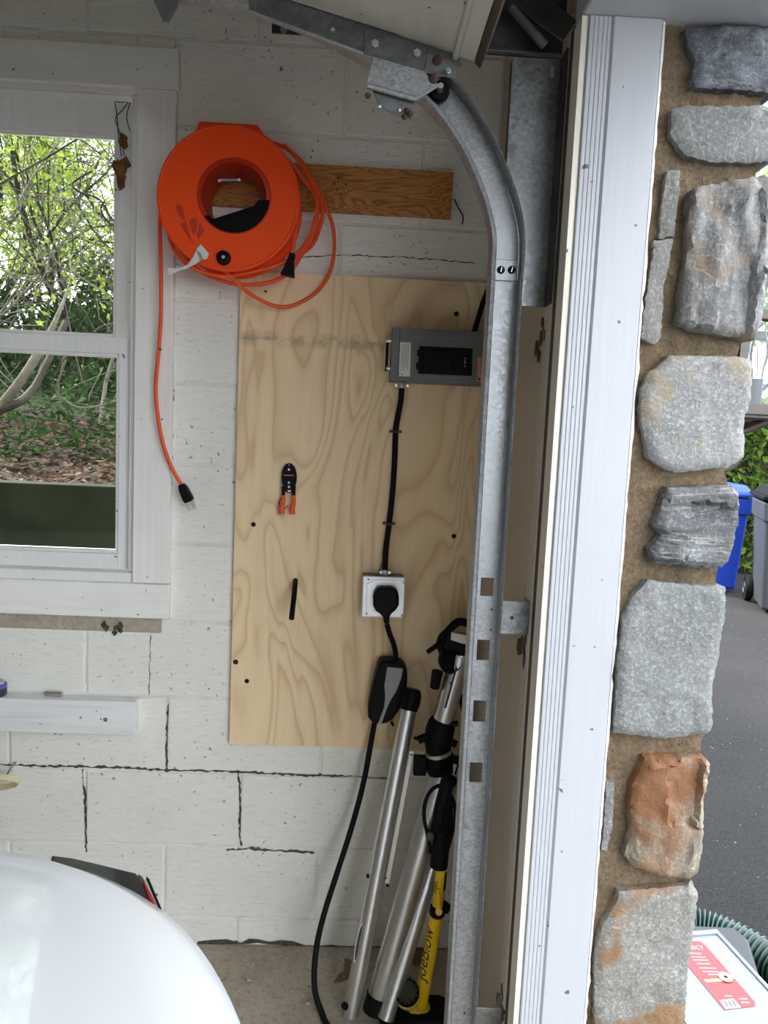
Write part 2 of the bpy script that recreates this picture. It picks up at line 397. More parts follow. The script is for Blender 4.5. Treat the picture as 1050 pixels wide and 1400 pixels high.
# ------------------------------------------------------------------ the shell
ST = 'structure'
XF = .318                                # inner face of the front wall
WX0, WX1, WZ0, WZ1 = -1.455, -.56, .995, 2.19   # window hole
w = MB(); RY = .0035
for a in ((-6.0, WX0, RY, .2, -.2, 2.6), (WX1, .60, RY, .2, -.2, 2.6), (WX0, WX1, RY, .2, -.2, WZ0), (WX0, WX1, RY, .2, WZ1, 2.6)): w.box(*a)
wall_left = tag(w.build('wall_left', JOINT, origin=(-1, .1, 0)), 'white painted concrete block side wall of the garage', 'wall', kind=ST)
ZJ = [.0]+[.078+.2035*k for k in range(13)]
GAP = .0035
for i in range(len(ZJ)-1):
    z0, z1 = ZJ[i], min(ZJ[i+1], 2.6)
    if z0 >= 2.59: continue
    off = -.273 if i % 2 == 0 else -.47
    k0 = int((-3.0-off)/.407)-1
    for k in range(k0, 3):
        x0, x1 = off+.407*k, off+.407*(k+1)
        x0, x1 = max(x0, -3.0), min(x1, XF)
        if x1-x0 < .03: continue
        segs = [(x0, x1, z0, z1)]
        if z1 > WZ0-.1 and z0 < WZ1+.1 and x1 > WX0-.09 and x0 < WX1+.09:
            segs = []
            if x0 < WX0: segs.append((x0, min(x1, WX0), z0, z1))
            if x1 > WX1: segs.append((max(x0, WX1), x1, z0, z1))
            if z1 > WZ1+.03: segs.append((max(x0, WX0), min(x1, WX1), max(z0, WZ1), z1))
            if z0 < WZ0-.13: segs.append((max(x0, WX0), min(x1, WX1), z0, min(z1, WZ0-.13)))
        for (a, b, c, d) in segs:
            if b-a < .03 or d-c < .03: continue
            e = random.uniform(-.0006, .0012)
            MB().box(a+GAP, b-GAP, e, .03, c+GAP*(i > 0), d-GAP).build('concrete_block', BLOCK, wall_left, bevel=.0028)
def crack(pts, wd_, mat=CRACK, name='mortar_crack', step=.008, y=.0028, jit=.0019, parent=None):
    m = MB(); L = []; wd = wd_*1.25
    for i in range(len(pts)-1):
        a, b = Vector(pts[i]), Vector(pts[i+1]); n = max(2, int((b-a).length/step))
        L += [a.lerp(b, k/n) for k in range(n)]
    L.append(Vector(pts[-1])); vs = []; N = len(L)
    for i, p in enumerate(L):
        t = (L[min(i+1, N-1)]-L[max(i-1, 0)]).normalized(); nn = Vector((-t.z, 0, t.x))
        j = random.uniform(-1, 1)*jit; ww = wd*random.uniform(.25, 1.2)*.5
        vs += [p+nn*(j-ww), p+nn*(j+ww)]
    fs = [(2*i, 2*i+1, 2*i+3, 2*i+2) for i in range(N-1)]
    vs = [Vector((v.x, y, v.z)) for v in vs]; nb = len(vs)
    vs += [v+Vector((0, .004, 0)) for v in vs]
    fs2 = [tuple(reversed(f)) for f in fs]+[tuple(i+nb for i in f) for f in fs]
    return m.add(vs, fs2).build(name, mat, parent or wall_left)
def W(px, py): p = P(px, py, 0); return (p.x, 0, p.z)
crack([W(-20, 1044), W(60, 1047), W(160, 1049), W(228, 1053), W(300, 1054), W(420, 1060), W(470, 1061)], .006, y=-.0006)
crack([W(470, 1061), W(535, 1064)], .003, y=-.0004)
crack([W(228, 1052), W(228, 1000), W(231, 962)], .0045, y=-.0006)
crack([W(113, 1052), W(116, 1090), W(118, 1165)], .0045, y=-.0006)
crack([W(326, 1055), W(329, 1100), W(327, 1145), W(331, 1156)], .0045, y=-.0006)
crack([W(310, 1162), W(340, 1160), W(380, 1163), W(430, 1165)], .006, y=-.0006)
crack([W(206, 868), W(204, 950)], .002, y=-.0004)
crack([W(270, 1288), W(330, 1288), W(352, 1286), W(400, 1291), W(470, 1297), W(560, 1296), W(640, 1300)], .011, jit=.003, y=-.0012, step=.03)
crack([W(372, 340), W(395, 352), W(470, 349), W(560, 352), W(650, 360)], .0022, y=-.0012)
crack([W(240, 70), W(240, 200), W(236, 520), W(233, 700)], .004, y=-.0012, jit=.003)

# floor, ceiling, other walls; unseen far side widened to bring in more daylight
tag(MB().box(-6.0, .335, -6.4, .0, -.15, 0).build('floor', CONC, origin=(0, 0, 0)), 'stained grey brown concrete garage floor', 'floor', kind=ST)
tag(MB().box(-6.1, .70, -6.5, .3, 2.6, 2.75).build('ceiling', CEIL), 'dim boarded garage ceiling', 'ceiling', kind=ST)
tag(MB().box(-6.15, -6.0, -6.5, .2, -.2, 2.6).build('wall_back', WALLIN), 'plain rear wall of the garage', 'wall', kind=ST)
tag(MB().box(-6.0, .6, -6.5, -6.4, -.2, 2.6).build('wall_right', WALLIN), 'plain far side wall of the garage', 'wall', kind=ST)
tag(MB().box(.325, .60, -6.4, -5.72, -.2, 2.05).build('wall_front_far', WALLIN), 'front wall pier on the far side of the door opening', 'wall', kind=ST)  # unseen pier, moved out so the wider opening admits more daylight
drive = tag(MB().box(.335, 14, -14, 16, -.25, -.01).build('driveway', ASPH, origin=(1, 0, 0)), 'dark grey asphalt driveway outside the garage', 'driveway', kind=ST)

# front wall: mortar core, inner tan boards, stones
wf = MB(); 
NX, NZ = 14, 90
def rough_slab(x0, x1, yf, yb, z0, z1, nx, nz, amp, sc):
    m = MB(); vs = []
    for j in range(nz+1):
        for i in range(nx+1):
            x = x0+(x1-x0)*i/nx; z = z0+(z1-z0)*j/nz
            q = noise.noise(Vector((x*sc, 1.3, z*sc)))*amp+noise.noise(Vector((x*sc*3, 7.3, z*sc*3)))*amp*.5
            ex = noise.noise(Vector((4.2, 0, z*sc)))*amp*1.2 if i == nx else 0
            vs.append((x+ex, yf+q, z))
    nb = len(vs); vs += [(v[0], yb, v[2]) for v in vs]
    fs = []; g = lambda i, j: j*(nx+1)+i
    for j in range(nz):
        for i in range(nx): fs.append((g(i, j), g(i+1, j), g(i+1, j+1), g(i, j+1)))
        fs.append((g(nx, j), g(nx, j)+nb, g(nx, j+1)+nb, g(nx, j+1))); fs.append((g(0, j+1), g(0, j+1)+nb, g(0, j)+nb, g(0, j)))
    return m.add(vs, fs)
wf = rough_slab(.436, .603, -.729, .0, -.02, 2.06, 40, 300, .0055, 34)
wf.box(.334, .436, -.70, 0, -.02, 2.06)
wf.box(.334, .603, -6.4, 0, 2.09, 2.6)
wall_front = tag(wf.build('wall_front', MORTAR, smooth=True, origin=(.45, -.3, 0)), 'stone and mortar front wall beside the door opening', 'wall', kind=ST)
from mathutils.geometry import delaunay_2d_cdt
def stone(pxs, mat, seed, proud=.02, back=.28, amp=.009, Y=-.737, strat=(1, 1), step=.0065):
    rnd = random.Random(seed); pts = [P(a, b, Y) for a, b in pxs]; out = []
    for i in range(len(pts)):            # broken edge
        a, b = pts[i], pts[(i+1) % len(pts)]; n = max(1, round((b-a).length/.006))
        for k in range(n):
            p = a.lerp(b, k/n)
            if k: p = p+Vector((rnd.uniform(-1, 1), 0, rnd.uniform(-1, 1)))*.0015
            out.append(p)
    area = sum(out[i].x*out[(i+1) % len(out)].z-out[(i+1) % len(out)].x*out[i].z for i in range(len(out)))
    if area < 0: out.reverse()
    N = len(out); xs = [p.x for p in out]; zs = [p.z for p in out]
    v2 = [Vector((p.x, p.z)) for p in out]
    def inside(x, z):
        c = False
        for i in range(N):
            a, b = out[i], out[(i+1) % N]
            if (a.z > z) != (b.z > z) and x < (b.x-a.x)*(z-a.z)/(b.z-a.z)+a.x: c = not c
        return c
    def edge_d(x, z): return min(math.hypot(p.x-x, p.z-z) for p in out)
    z = min(zs)
    while z < max(zs):
        x = min(xs)
        while x < max(xs):
            xx, zz = x+rnd.uniform(-.3, .3)*step, z+rnd.uniform(-.3, .3)*step
            if inside(xx, zz) and edge_d(xx, zz) > step*.55: v2.append(Vector((xx, zz)))
            x += step
        z += step
    vo, eo, fo, _, _, _ = delaunay_2d_cdt(v2, [], [list(range(N))], 1, 1e-6)
    pr = proud*.62
    def hgt(x, z):
        u, w_ = x*strat[0], z*strat[1]
        d = noise.noise(Vector((u*11+seed, seed*2.7, w_*11)))*.9+noise.noise(Vector((u*30, seed*1.1, w_*30)))*.45+noise.noise(Vector((u*90, seed*1.9, w_*90)))*.16
        wv = noise.noise(Vector((u*9, 3.3, w_*9)))*.35
        d += noise.cell(Vector((u*13+seed*3.3+wv, 5.5, w_*13+wv)))*.55
        return d*amp*.62
    vs = []
    for p in vo:
        e = edge_d(p.x, p.y); k = min(1, e/.008); vs.append((p.x, Y-pr*(.62+.38*k)-hgt(p.x, p.y)*(.35+.65*k), p.y))
    fs = []
    for f in fo:
        a, b, c = (vo[q] for q in f); fs.append(tuple(f) if (b-a).cross(c-a) > 0 else tuple(reversed(f)))
    nv = len(vs); vs += [(p.x, Y+back, p.z) for p in out]
    for i in range(N): j = (i+1) % N; fs.append((i, nv+i, nv+j, j))
    fs.append(tuple(nv+i for i in range(N)))
    return MB().add(vs, fs).build('stone', mat, wall_front, smooth=True)
GS = (.30, .325, .335); GL = (.47, .49, .50)
stone([(934,42),(960,41),(993,39),(1064,41),(1060,130),(1011,126),(947,123),(943,103),(947,85),(937,62)], m_stone('stone_slate', (.12,.14,.17), (.30,.33,.38), (.34,.27,.20), .12, (1,1,2.6), .3, 1, .85), 1, .022, amp=.012)
stone([(916,152),(934,147),(1060,148),(1056,222),(1027,224),(968,224),(934,213),(914,185)], m_stone('stone_grey_flat', (.27,.285,.28), (.38,.395,.385), None, 0, (1,1,1), .35, 2), 2, .016, amp=.006)
stone([(911,234),(929,234),(928,257),(920,324),(900,327),(903,283)], m_stone('stone_thin', (.34,.34,.31), (.50,.50,.46), None, 0, (2,1,.6), .3, 3), 3, .008, amp=.004)
stone([(893,329),(919,327),(914,360),(906,391),(903,461),(893,471),(876,463),(883,404),(891,355)], m_stone('stone_thin_low', (.36,.36,.34), (.52,.52,.49), (.36,.26,.16), .02, (2,1,.6), .3, 4), 4, .008, amp=.004)
stone([(942,262),(960,257),(999,249),(1042,244),(1049,257),(1045,330),(1042,360),(1034,440),(1023,467),(986,461),(944,453),(924,443),(926,404),(934,355),(934,321),(938,270)], m_stone('stone_layered', (.30,.31,.32), (.56,.57,.58), (.46,.30,.17), .55, (2.6,1,.6), .3, 5, .8), 5, .036, amp=.026, strat=(1.6, .6))
stone([(911,487),(1004,488),(1024,494),(1023,546),(1014,571),(1013,625),(993,638),(919,646),(898,636),(884,625),(874,571),(874,535),(883,512)], m_stone('stone_pale', (.40,.42,.44), (.56,.57,.57), (.56,.42,.22), .40, (1,1,1), .25, 6), 6, .024, amp=.007)
stone([(908,665),(996,663),(1004,674),(1006,711),(1000,739),(993,767),(983,774),(934,775),(890,767),(883,749),(901,731),(890,713),(901,693)], m_stone('stone_banded', (.16,.18,.20), (.42,.44,.46), (.20,.17,.12), .15, (.7,1,3.0), .7, 7, .9), 7, .026, amp=.018)
stone([(883,792),(939,798),(965,801),(988,801),(989,834),(979,899),(971,937),(971,989),(965,999),(909,1007),(837,999),(842,911),(849,847),(862,816)], m_stone('stone_grey_big', (.36,.385,.39), (.47,.495,.50), (.38,.25,.14), .0, (1,1,1), .25, 8), 8, .020, amp=.006)
stone([(878,1032),(960,1032),(966,1040),(957,1091),(957,1156),(950,1189),(937,1197),(898,1192),(865,1180),(851,1166),(860,1130),(857,1104),(862,1066)], m_stone('stone_rusty', (.46,.41,.31), (.64,.59,.47), (.40,.15,.05), .72, (2.4,1,.6), .2, 9, .7), 9, .032, amp=.020, strat=(1.6, .6))
stone([(829,1068),(839,1068),(837,1125),(829,1163),(822,1161),(826,1117)], m_stone('stone_sliver', (.36,.36,.37), (.52,.52,.53), None, 0, (2,1,.6), .2, 10), 10, .006, amp=.003)
stone([(844,1215),(934,1207),(942,1199),(951,1217),(947,1259),(938,1323),(930,1450),(812,1450),(811,1400),(812,1297),(822,1261),(842,1228)], m_stone('stone_low', (.42,.42,.39), (.56,.56,.53), (.46,.25,.10), .45, (1,1,1), .2, 11), 11, .020, amp=.007)
stone([(815,1475),(925,1472),(912,1640),(790,1640)], MATS['stone_grey_big'], 12, .02, amp=.007)
stone([(788,1665),(905,1665),(893,1790),(775,1790)], MATS['stone_pale'], 13, .02, amp=.007)

def board(name, y0, y1, z0, z1, mat, x0=XF, x1=.3345, bev=.003): return MB().box(x0, x1, y0, y1, z0, z1).build(name, mat, wall_front, bevel=bev)
board('board', -.607, .0, .0, 2.09, TAN)
board('board', -.655, -.6095, .0, 2.09, TAN2, XF-.004)
board('edge_strip', -.6995, -.6555, .0, 2.06, DARKWOOD, XF-.002)
MB().box(XF+.002, .3345, -6.4, 0, 2.0905, 2.6).build('board', TAN, wall_front)
# paint peeled off round the bracket feet
for (a, b, c, hh) in ((.0, .55, 1.60, .05), (.0, .56, 1.06, .055), (.0, .575, .33, .05)):
    m = MB()
    for k in range(9):
        y = -b-random.uniform(0, .08); z = c+random.uniform(-hh, hh)
        n = 7; r = random.uniform(.004, .012)
        m.prism([(XF-.0052, y+math.cos(6.283*q/n)*r*random.uniform(.5, 1.1), z+math.sin(6.283*q/n)*r*2*random.uniform(.5, 1.1)) for q in range(n)], (.004, 0, 0))
    m.build('peeled_paint', DARKWOOD, wall_front)

# door jamb trim (white), header
def zprof(name, pts, mat, z0, z1, lab, cat='trim', bevel=0):
    m = MB(); m.prism([(x, y, z0) for x, y in pts], (0, 0, z1-z0))
    return tag(m.build(name, mat, bevel=bevel), lab, cat, kind=ST)
HZ = 2.042
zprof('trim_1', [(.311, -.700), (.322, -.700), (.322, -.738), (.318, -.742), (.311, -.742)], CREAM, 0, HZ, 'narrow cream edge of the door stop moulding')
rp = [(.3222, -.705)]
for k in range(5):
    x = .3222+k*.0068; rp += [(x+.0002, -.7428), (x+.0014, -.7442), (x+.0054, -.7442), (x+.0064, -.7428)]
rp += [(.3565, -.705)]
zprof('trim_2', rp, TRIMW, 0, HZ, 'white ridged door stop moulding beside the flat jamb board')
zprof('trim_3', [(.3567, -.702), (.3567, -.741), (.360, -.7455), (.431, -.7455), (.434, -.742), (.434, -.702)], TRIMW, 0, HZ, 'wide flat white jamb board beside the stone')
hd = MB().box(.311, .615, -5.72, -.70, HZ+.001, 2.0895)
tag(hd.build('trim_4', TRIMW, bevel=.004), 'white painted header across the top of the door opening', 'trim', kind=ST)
# caulk between jamb and stone, with its crack
m = MB(); vs = []; n = 150
for i in range(n+1):
    z = HZ*i/n; wv = noise.noise(Vector((1, 2, z*20)))*.003+noise.noise(Vector((1, 2, z*70)))*.002
    vs += [(.4342, -.7435, z), (.4400+wv, -.738, z), (.4400+wv, -.71, z), (.4342, -.71, z)]
fs = []
for i in range(n):
    for k in range(4):
        a, b = i*4+k, i*4+(k+1) % 4; fs.append((a, b, b+4, a+4))
tag(m.add(vs, fs).build('trim_5', CAULK), 'cracked whitish caulk bead between jamb and stones', 'trim', kind=ST)

# ------------------------------------------------------------------ window
YC = -.02                                # casing front
window = thing('window_1', (-1.01, 0, .9), 'white double hung window in the block wall', 'window', kind=ST)
XCM = -1.01                              # window centre
def mir(a, b): return (2*XCM-b, 2*XCM-a)
cx0, cx1 = P(184, 450, YC).x, P(236, 450, YC).x
zt0, zt1 = P(210, 121, YC).z, P(210, 64.5, YC).z
zs0, zs1 = P(120, 842, YC).z, P(120, 795, YC).z
lx0, lx1 = mir(cx0, cx1)
MB().box(cx0, cx1, YC, .004, zs1+.001, zt0-.001).build('casing_board', CASING, window, bevel=.002)
MB().box(lx0, lx1, YC, .004, zs1+.001, zt0-.001).build('casing_board', CASING, window, bevel=.002)
MB().box(lx0-.006, cx1+.006, YC-.003, .004, zt0, zt1).build('casing_board', CASINGX, window, bevel=.002)
MB().box(lx0-.006, cx1+.002, YC-.006, .004, zs0, zs1).build('window_apron', CASINGX, window, bevel=.002)
# frame lining the hole
fx1 = cx0+.002; fx0 = mir(fx1, fx1)[0]
m = MB(); m.box(fx1-.004, fx1+.01, -.012, .15, zs1, zt0); m.box(fx0-.01, fx0+.004, -.012, .15, zs1, zt0)
m.box(fx0-.01, fx1+.01, -.010, .15, zt0-.012, zt0); m.build('window_frame', SASH, window, bevel=.0015)
sx1 = P(178, 450, .0).x; sx0 = mir(sx1, sx1)[0]
MB().box(fx0+.004, fx1-.004, -.012, .15, zs1-.002, P(100, 779, .0).z).build('window_sill', SASH, window, bevel=.0015)
m = MB(); m.box(sx1+.001, fx1-.0045, -.004, .012, P(100, 778, 0).z, zt0-.012); m.box(fx0+.0045, sx0-.001, -.004, .012, P(100, 778, 0).z, zt0-.012)
m.box(fx0+.005, fx1-.005, -.004, .03, P(100, 128, 0).z, zt0-.0125); m.build('stop_bead', SASH, window, bevel=.0015)
def sash(name, xr, xgr, zb, zgb, zgt, zt, y0, y1, bead):
    xl, xgl = mir(xr, xr)[0], mir(xgr, xgr)[0]
    s_ = MB().box(xgr, xr, y0, y1, zb, zt); s_.box(xl, xgl, y0, y1, zb, zt)
    s_.box(xgl, xgr, y0, y1, zb, zgb); s_.box(xgl, xgr, y0, y1, zgt, zt)
    o = s_.build(name, SASH, window, bevel=.0015)
    b = MB(); t = .008
    b.box(xgr-t, xgr, y0+.004, y1-.004, zgb, zgt); b.box(xgl, xgl+t, y0+.004, y1-.004, zgb, zgt)
    b.box(xgl+t, xgr-t, y0+.004, y1-.004, zgb, zgb+t); b.box(xgl+t, xgr-t, y0+.004, y1-.004, zgt-t, zgt)
    b.build('glazing_bead', SASH, o, bevel=.002)
    MB().box(xgl+t*.5, xgr-t*.5, (y0+y1)/2-.002, (y0+y1)/2+.002, zgb+t*.5, zgt-t*.5).build('pane', GLASS, o)
yu = .055
sash('upper_sash', P(178, 300, yu).x+.012, P(159, 300, yu).x, P(100, 480, yu).z, P(100, 458, yu).z, P(100, 180, yu).z, P(100, 133, yu).z+.01, yu, yu+.03, 0)
yl = .012
sash('lower_sash', sx1, P(162, 600, yl).x, P(100, 776, yl).z, P(100, 755, yl).z, P(100, 481, yl).z, P(100, 459, yl).z, yl, yl+.034, 0)
# old mortar ledge under the apron
m = MB(); m.box(lx0, P(221, 850, 0).x, -.004, .05, P(120, 862, 0).z, zs0+.002); m.build('sill_mortar', SILLM, window, bevel=.004)
m = MB(); c = P(152, 857, -.006)
for k in range(14):
    q = c+Vector((random.uniform(-.028, .028), random.uniform(-.004, .004), random.uniform(-.016, .012))); r = random.uniform(.003, .008)
    b0_ = len(m.v); m.lathe(q, (0, 0, 1), [(0, -r), (r*.8, -r*.5), (r, 0), (r*.7, r*.6), (0, r)], 6)
    for q_ in range(b0_, len(m.v)): m.v[q_] = m.v[q_]+Vector((random.uniform(-1, 1), random.uniform(-.5, .5), random.uniform(-1, 1)))*r*.5
m.build('broken_mortar', CRACK, window)

# ------------------------------------------------------------------ driveway side wall behind the window: earth bank, shrubs
bank = MB(); vs = []; nx, ny = 40, 26
def bank_z(x, y):
    t = max(0, (y-.50)); return 1.195+.16*t+.05*math.sin(x*2.1+y)+(.04*noise.noise(Vector((x*4, y*4, 0))) if t > .02 else 0)-.05*math.sin(x*2.1+.5)*(t < .02)
for j in range(ny+1):
    for i in range(nx+1):
        x = -5+5.3*i/nx; y = .50+5.5*(j/ny)**1.6; vs.append((x, y, bank_z(x, y) if j else 1.195))
fs = [(j*(nx+1)+i, j*(nx+1)+i+1, (j+1)*(nx+1)+i+1, (j+1)*(nx+1)+i) for j in range(ny) for i in range(nx)]
tag(bank.add(vs, fs).build('earth_bank', SOIL, smooth=True, origin=(-2, 2, 1.2)), 'dark earth bank rising outside the window', 'ground', kind=ST)
rw = MB().box(-5, .2995, .42, .4995, -.2, 1.197); rw.prism([(.30, .42, -.2), (.30, 6.1, -.2), (.30, 6.1, 2.2), (.30, .42, 1.26)], (.10, 0, 0))
tag(rw.build('retaining_wall', MOSS, bevel=.006), 'low dark mossy wall just outside the window', 'wall', kind=ST)
def leaf_mesh(name, mat, parent, pts, size, jit=.4, flat=0., up=None):
    m = MB()
    for p in pts:
        s = size*random.uniform(1-jit, 1+jit)
        a = Vector((random.gauss(0, 1), random.gauss(0, 1), random.gauss(0, 1)*(1-flat))).normalized()
        b = a.cross(Vector((random.gauss(0, .6), random.gauss(0, .6), 1) if flat else (random.gauss(0, 1), random.gauss(0, 1), random.gauss(0, 1)))).normalized()
        p = Vector(p); fold = a.cross(b)*s*.18
        m.add([p-a*s, p+b*s*.5+fold, p+a*s, p-b*s*.5+fold], [(0, 1, 2, 3)])
    o = m.build(name, mat, parent); o['kind'] = 'stuff'; return o
def branch(m, p, d, L, r, depth, tips, rnd, wig=.22, up=.08):
    pts = [p]; rs = [r]; n = 7; d = d.normalized(); q = p.copy()
    for i in range(n):
        d = (d+Vector((rnd.gauss(0, wig), rnd.gauss(0, wig), rnd.gauss(up, wig)))*.5).normalized()
        q = q+d*L/n; pts.append(q.copy()); rs.append(r*(1-.6*(i+1)/n))
        if depth < 2: tips.append(q.copy())
        if depth > 0 and i > 0 and rnd.random() < .75:
            dd = (d+Vector((rnd.gauss(0, .8), rnd.gauss(0, .8), rnd.gauss(0.1, .7)))).normalized()
            branch(m, q.copy(), dd, L*rnd.uniform(.45, .7), max(rs[-1]*.6, .0022), depth-1, tips, rnd, wig, up)
    m.tube(pts, rs, 5 if r < .012 else 8, cap=False)
def shrub(name, base, stems, L, r, seed, leafm, barkm, nleaf, lsize, lab, cat='shrub', spread=.25, up=.12, group=None, depth=3, lean=(0, 0, 0)):
    rnd = random.Random(seed); t = thing(name, base, lab, cat, group); tips = []; m = MB()
    for k in range(stems):
        a = rnd.uniform(0, 6.283); d = Vector((math.cos(a)*spread*2, math.sin(a)*spread*2, 1))+Vector(lean)
        branch(m, Vector(base)+Vector((math.cos(a)*.05, math.sin(a)*.05, -.05)), d, L*rnd.uniform(.8, 1.1), r*rnd.uniform(.7, 1.1), depth, tips, rnd, .28, up)
    m.build('branches', barkm, t, smooth=True)
    st = random.getstate(); random.seed(seed)
    pts = [Vector(rnd.choice(tips))+Vector((rnd.gauss(0, .06), rnd.gauss(0, .06), rnd.gauss(0, .06))) for _ in range(nleaf)]
    leaf_mesh('foliage', leafm, t, pts, lsize); random.setstate(st); return t
def twigs(t, n, box, seed, r=.0022, mat=None, L=.9):
    rn = random.Random(seed); m = MB()
    for _ in range(n):
        p = Vector([rn.uniform(*b) for b in box]); d = Vector((rn.gauss(0, .6), rn.gauss(0, .4), rn.gauss(.5, .6))).normalized(); pts = [p]
        for i in range(6):
            d = (d+Vector((rn.gauss(0, .25), rn.gauss(0, .25), rn.gauss(.02, .25)))).normalized(); pts.append(pts[-1]+d*L*rn.uniform(.1, .2))
        rr = r*rn.uniform(.6, 1.8); m.tube(pts, [rr*(1-.1*i) for i in range(7)], 4, cap=False)
    o = m.build('fine_twigs', mat or BARK, t); o['kind'] = 'stuff'
LS = 'leafy_shrub'
t1 = shrub(LS, (-1.25, 1.75, 1.32), 4, 1.4, .015, 3, GREEN1, BARK, 3200, .011, 'grey stemmed spring shrub tangled close outside the window', spread=.45)
twigs(t1, 150, ((-2.2, -.6), (1.3, 2.3), (1.35, 2.6)), 61)
t2_ = shrub(LS, (-2.45, 2.3, 1.4), 5, 1.5, .018, 8, GREEN1, BARK, 3600, .013, 'twiggy shrub growing beside the leaning grey limb', spread=.45)
twigs(t2_, 130, ((-3.2, -1.2), (2.0, 3.0), (1.4, 3.0)), 62, .003)
t3 = shrub(LS, (-1.6, 3.2, 1.5), 6, 1.9, .024, 5, GREEN1, BARKD, 8500, .020, 'thick yellow green shrub in the middle of the thicket', spread=.4)
twigs(t3, 120, ((-3.0, -.6), (2.8, 3.8), (1.5, 3.4)), 63, .004, BARKD)
shrub(LS, (-3.2, 4.4, 1.6), 6, 2.3, .03, 11, GREEN1, BARKD, 9000, .026, 'tall bright shrub at the back of the thicket', spread=.4)
shrub(LS, (-1.3, 5.4, 1.7), 6, 2.3, .03, 14, GREEN1, BARKD, 9000, .030, 'broad yellow green shrub far behind the thicket', spread=.45)
shrub('dark_thicket', (-2.0, 4.6, 1.5), 7, 1.0, .03, 21, GREEN2, BARKD, 9000, .036, 'low dark evergreen thicket under the bright shrubs', spread=.8, up=.0)
shrub('dark_thicket', (-1.0, 3.6, 1.45), 6, .85, .025, 22, GREEN2, BARKD, 7500, .032, 'dark broad leaved bush rooted behind the ivy', spread=.8, up=.0)
shrub('dark_thicket', (-3.2, 3.6, 1.45), 6, .85, .025, 23, GREEN2, BARKD, 7500, .032, 'dark bush rooted behind the leaning grey limb', spread=.8, up=.0)
# the thick grey limb close to the lower pane
t = thing('leaning_tree', (-1.75, 1.25, 1.25), 'grey leaning tree limb forking outside the lower pane', 'tree')
m = MB(); Yt = 1.0
m.tube(spline([P(-45, 640, Yt+.1), P(-25, 590, Yt), P(-5, 562, Yt), P(25, 525, Yt), P(50, 487, Yt+.05), P(75, 440, Yt+.1), P(96, 380, Yt+.25), P(92, 330, Yt+.4)]), [.018 if i < 34 else max(.002, .018-.0011*(i-33)) for i in range(57)], 10, cap=True)
m.build('limb', BARK, t, smooth=True)
m = MB(); m.tube(spline([P(-5, 563, Yt), P(20, 553, Yt), P(38, 540, Yt+.1), P(55, 515, Yt+.2), P(90, 440, Yt+.4)]), [.015]*33, 8); m.build('fork', BARKD, t, smooth=True)
m = MB(); m.tube(spline([P(90, 492, Yt), P(82, 515, Yt), P(77, 535, Yt), P(90, 548, Yt), P(108, 557, Yt), P(130, 556, Yt), P(160, 548, Yt)]), .0042, 6); m.build('twig', BARK, t, smooth=True)
m = MB(); m.tube(spline([P(-10, 258, .5), P(20, 240, .5), P(60, 218, .55), P(115, 185, .6), P(150, 172, .7)]), .0035, 6); m.tube(spline([P(165, 315, .4), P(150, 295, .4), P(135, 272, .4), P(108, 262, .4), P(100, 250, .4), P(125, 234, .4)]), .003, 6)
m.tube(spline([P(160, 312, .4), P(145, 300, .4), P(138, 285, .4), P(143, 275, .4)]), .003, 6); m.build('twig', BARKD, t, smooth=True)
rnd = random.Random(4)
def scatter(n, x0, x1, y0, y1, lift):
    out = []
    for _ in range(n):
        x = rnd.uniform(x0, x1); y = y0+(y1-y0)*rnd.random()**1.4; out.append((x, y, bank_z(x, y)+rnd.random()**2*lift+.008))
    return out
lt = tag(leaf_mesh('leaf_litter', LITTER, None, scatter(5200, -2.6, -.2, .52, 1.9, .03), .016, .4, .8), 'brown fallen leaves covering the bank outside', 'leaves'); lt['kind'] = 'stuff'
iv = tag(leaf_mesh('ivy', GREEN2, None, scatter(5200, -3.6, -.2, 1.0, 3.1, .22), .024, .4, .5), 'low green ivy growing behind the fallen leaves', 'ivy'); iv['kind'] = 'stuff'

# dried vine with leaves on the upper sash
t = thing('dried_vine', P(160, 250, -.006), 'dried vine with curled brown leaves on the upper sash', 'vine')
yv = .040
m = MB()
for pts in ([(157,140),(160,160),(162,185),(166,215)], [(175,140),(168,150),(158,162),(163,180),(170,213)], [(155,138),(165,140),(178,139)], [(178,140),(173,160),(178,180)]):
    m.tube(spline([P(a, b, yv) for a, b in pts]), .0012, 5)
m.build('stem', BARKD, t)
for (a, b, s, w_) in ((169, 194, .018, 1.2), (160, 228, .022, .9), (170, 226, .020, 1.1), (166, 248, .024, .8)):
    c = P(a, b, yv-.004); m = MB(); vs = []; q = []
    for k in range(10):
        an = 6.283*k/10; rr = s*random.uniform(.62, 1.05); q.append(c+Vector((math.cos(an)*rr*.72*w_, random.uniform(-.010, .010), math.sin(an)*rr*1.15)))
    m.add([c-Vector((0, .006, 0))]+q, [(0, 1+k, 1+(k+1) % 10) for k in range(10)]); lf = m.build('leaf', DRYLEAF, t)
    sol = lf.modifiers.new('thick', 'SOLIDIFY'); sol.thickness = .0008

# ------------------------------------------------------------------ overhead door track
def xz(p): return Vector((p.x, 0, p.z))
YW, YF = -.662, -.690                    # web and front lips of the channel
XT = .2285                               # centre line of the upright
track = thing('door_track', (XT, -.675, 0), 'galvanized steel garage door track bending overhead', 'door track')
HWD = .0245
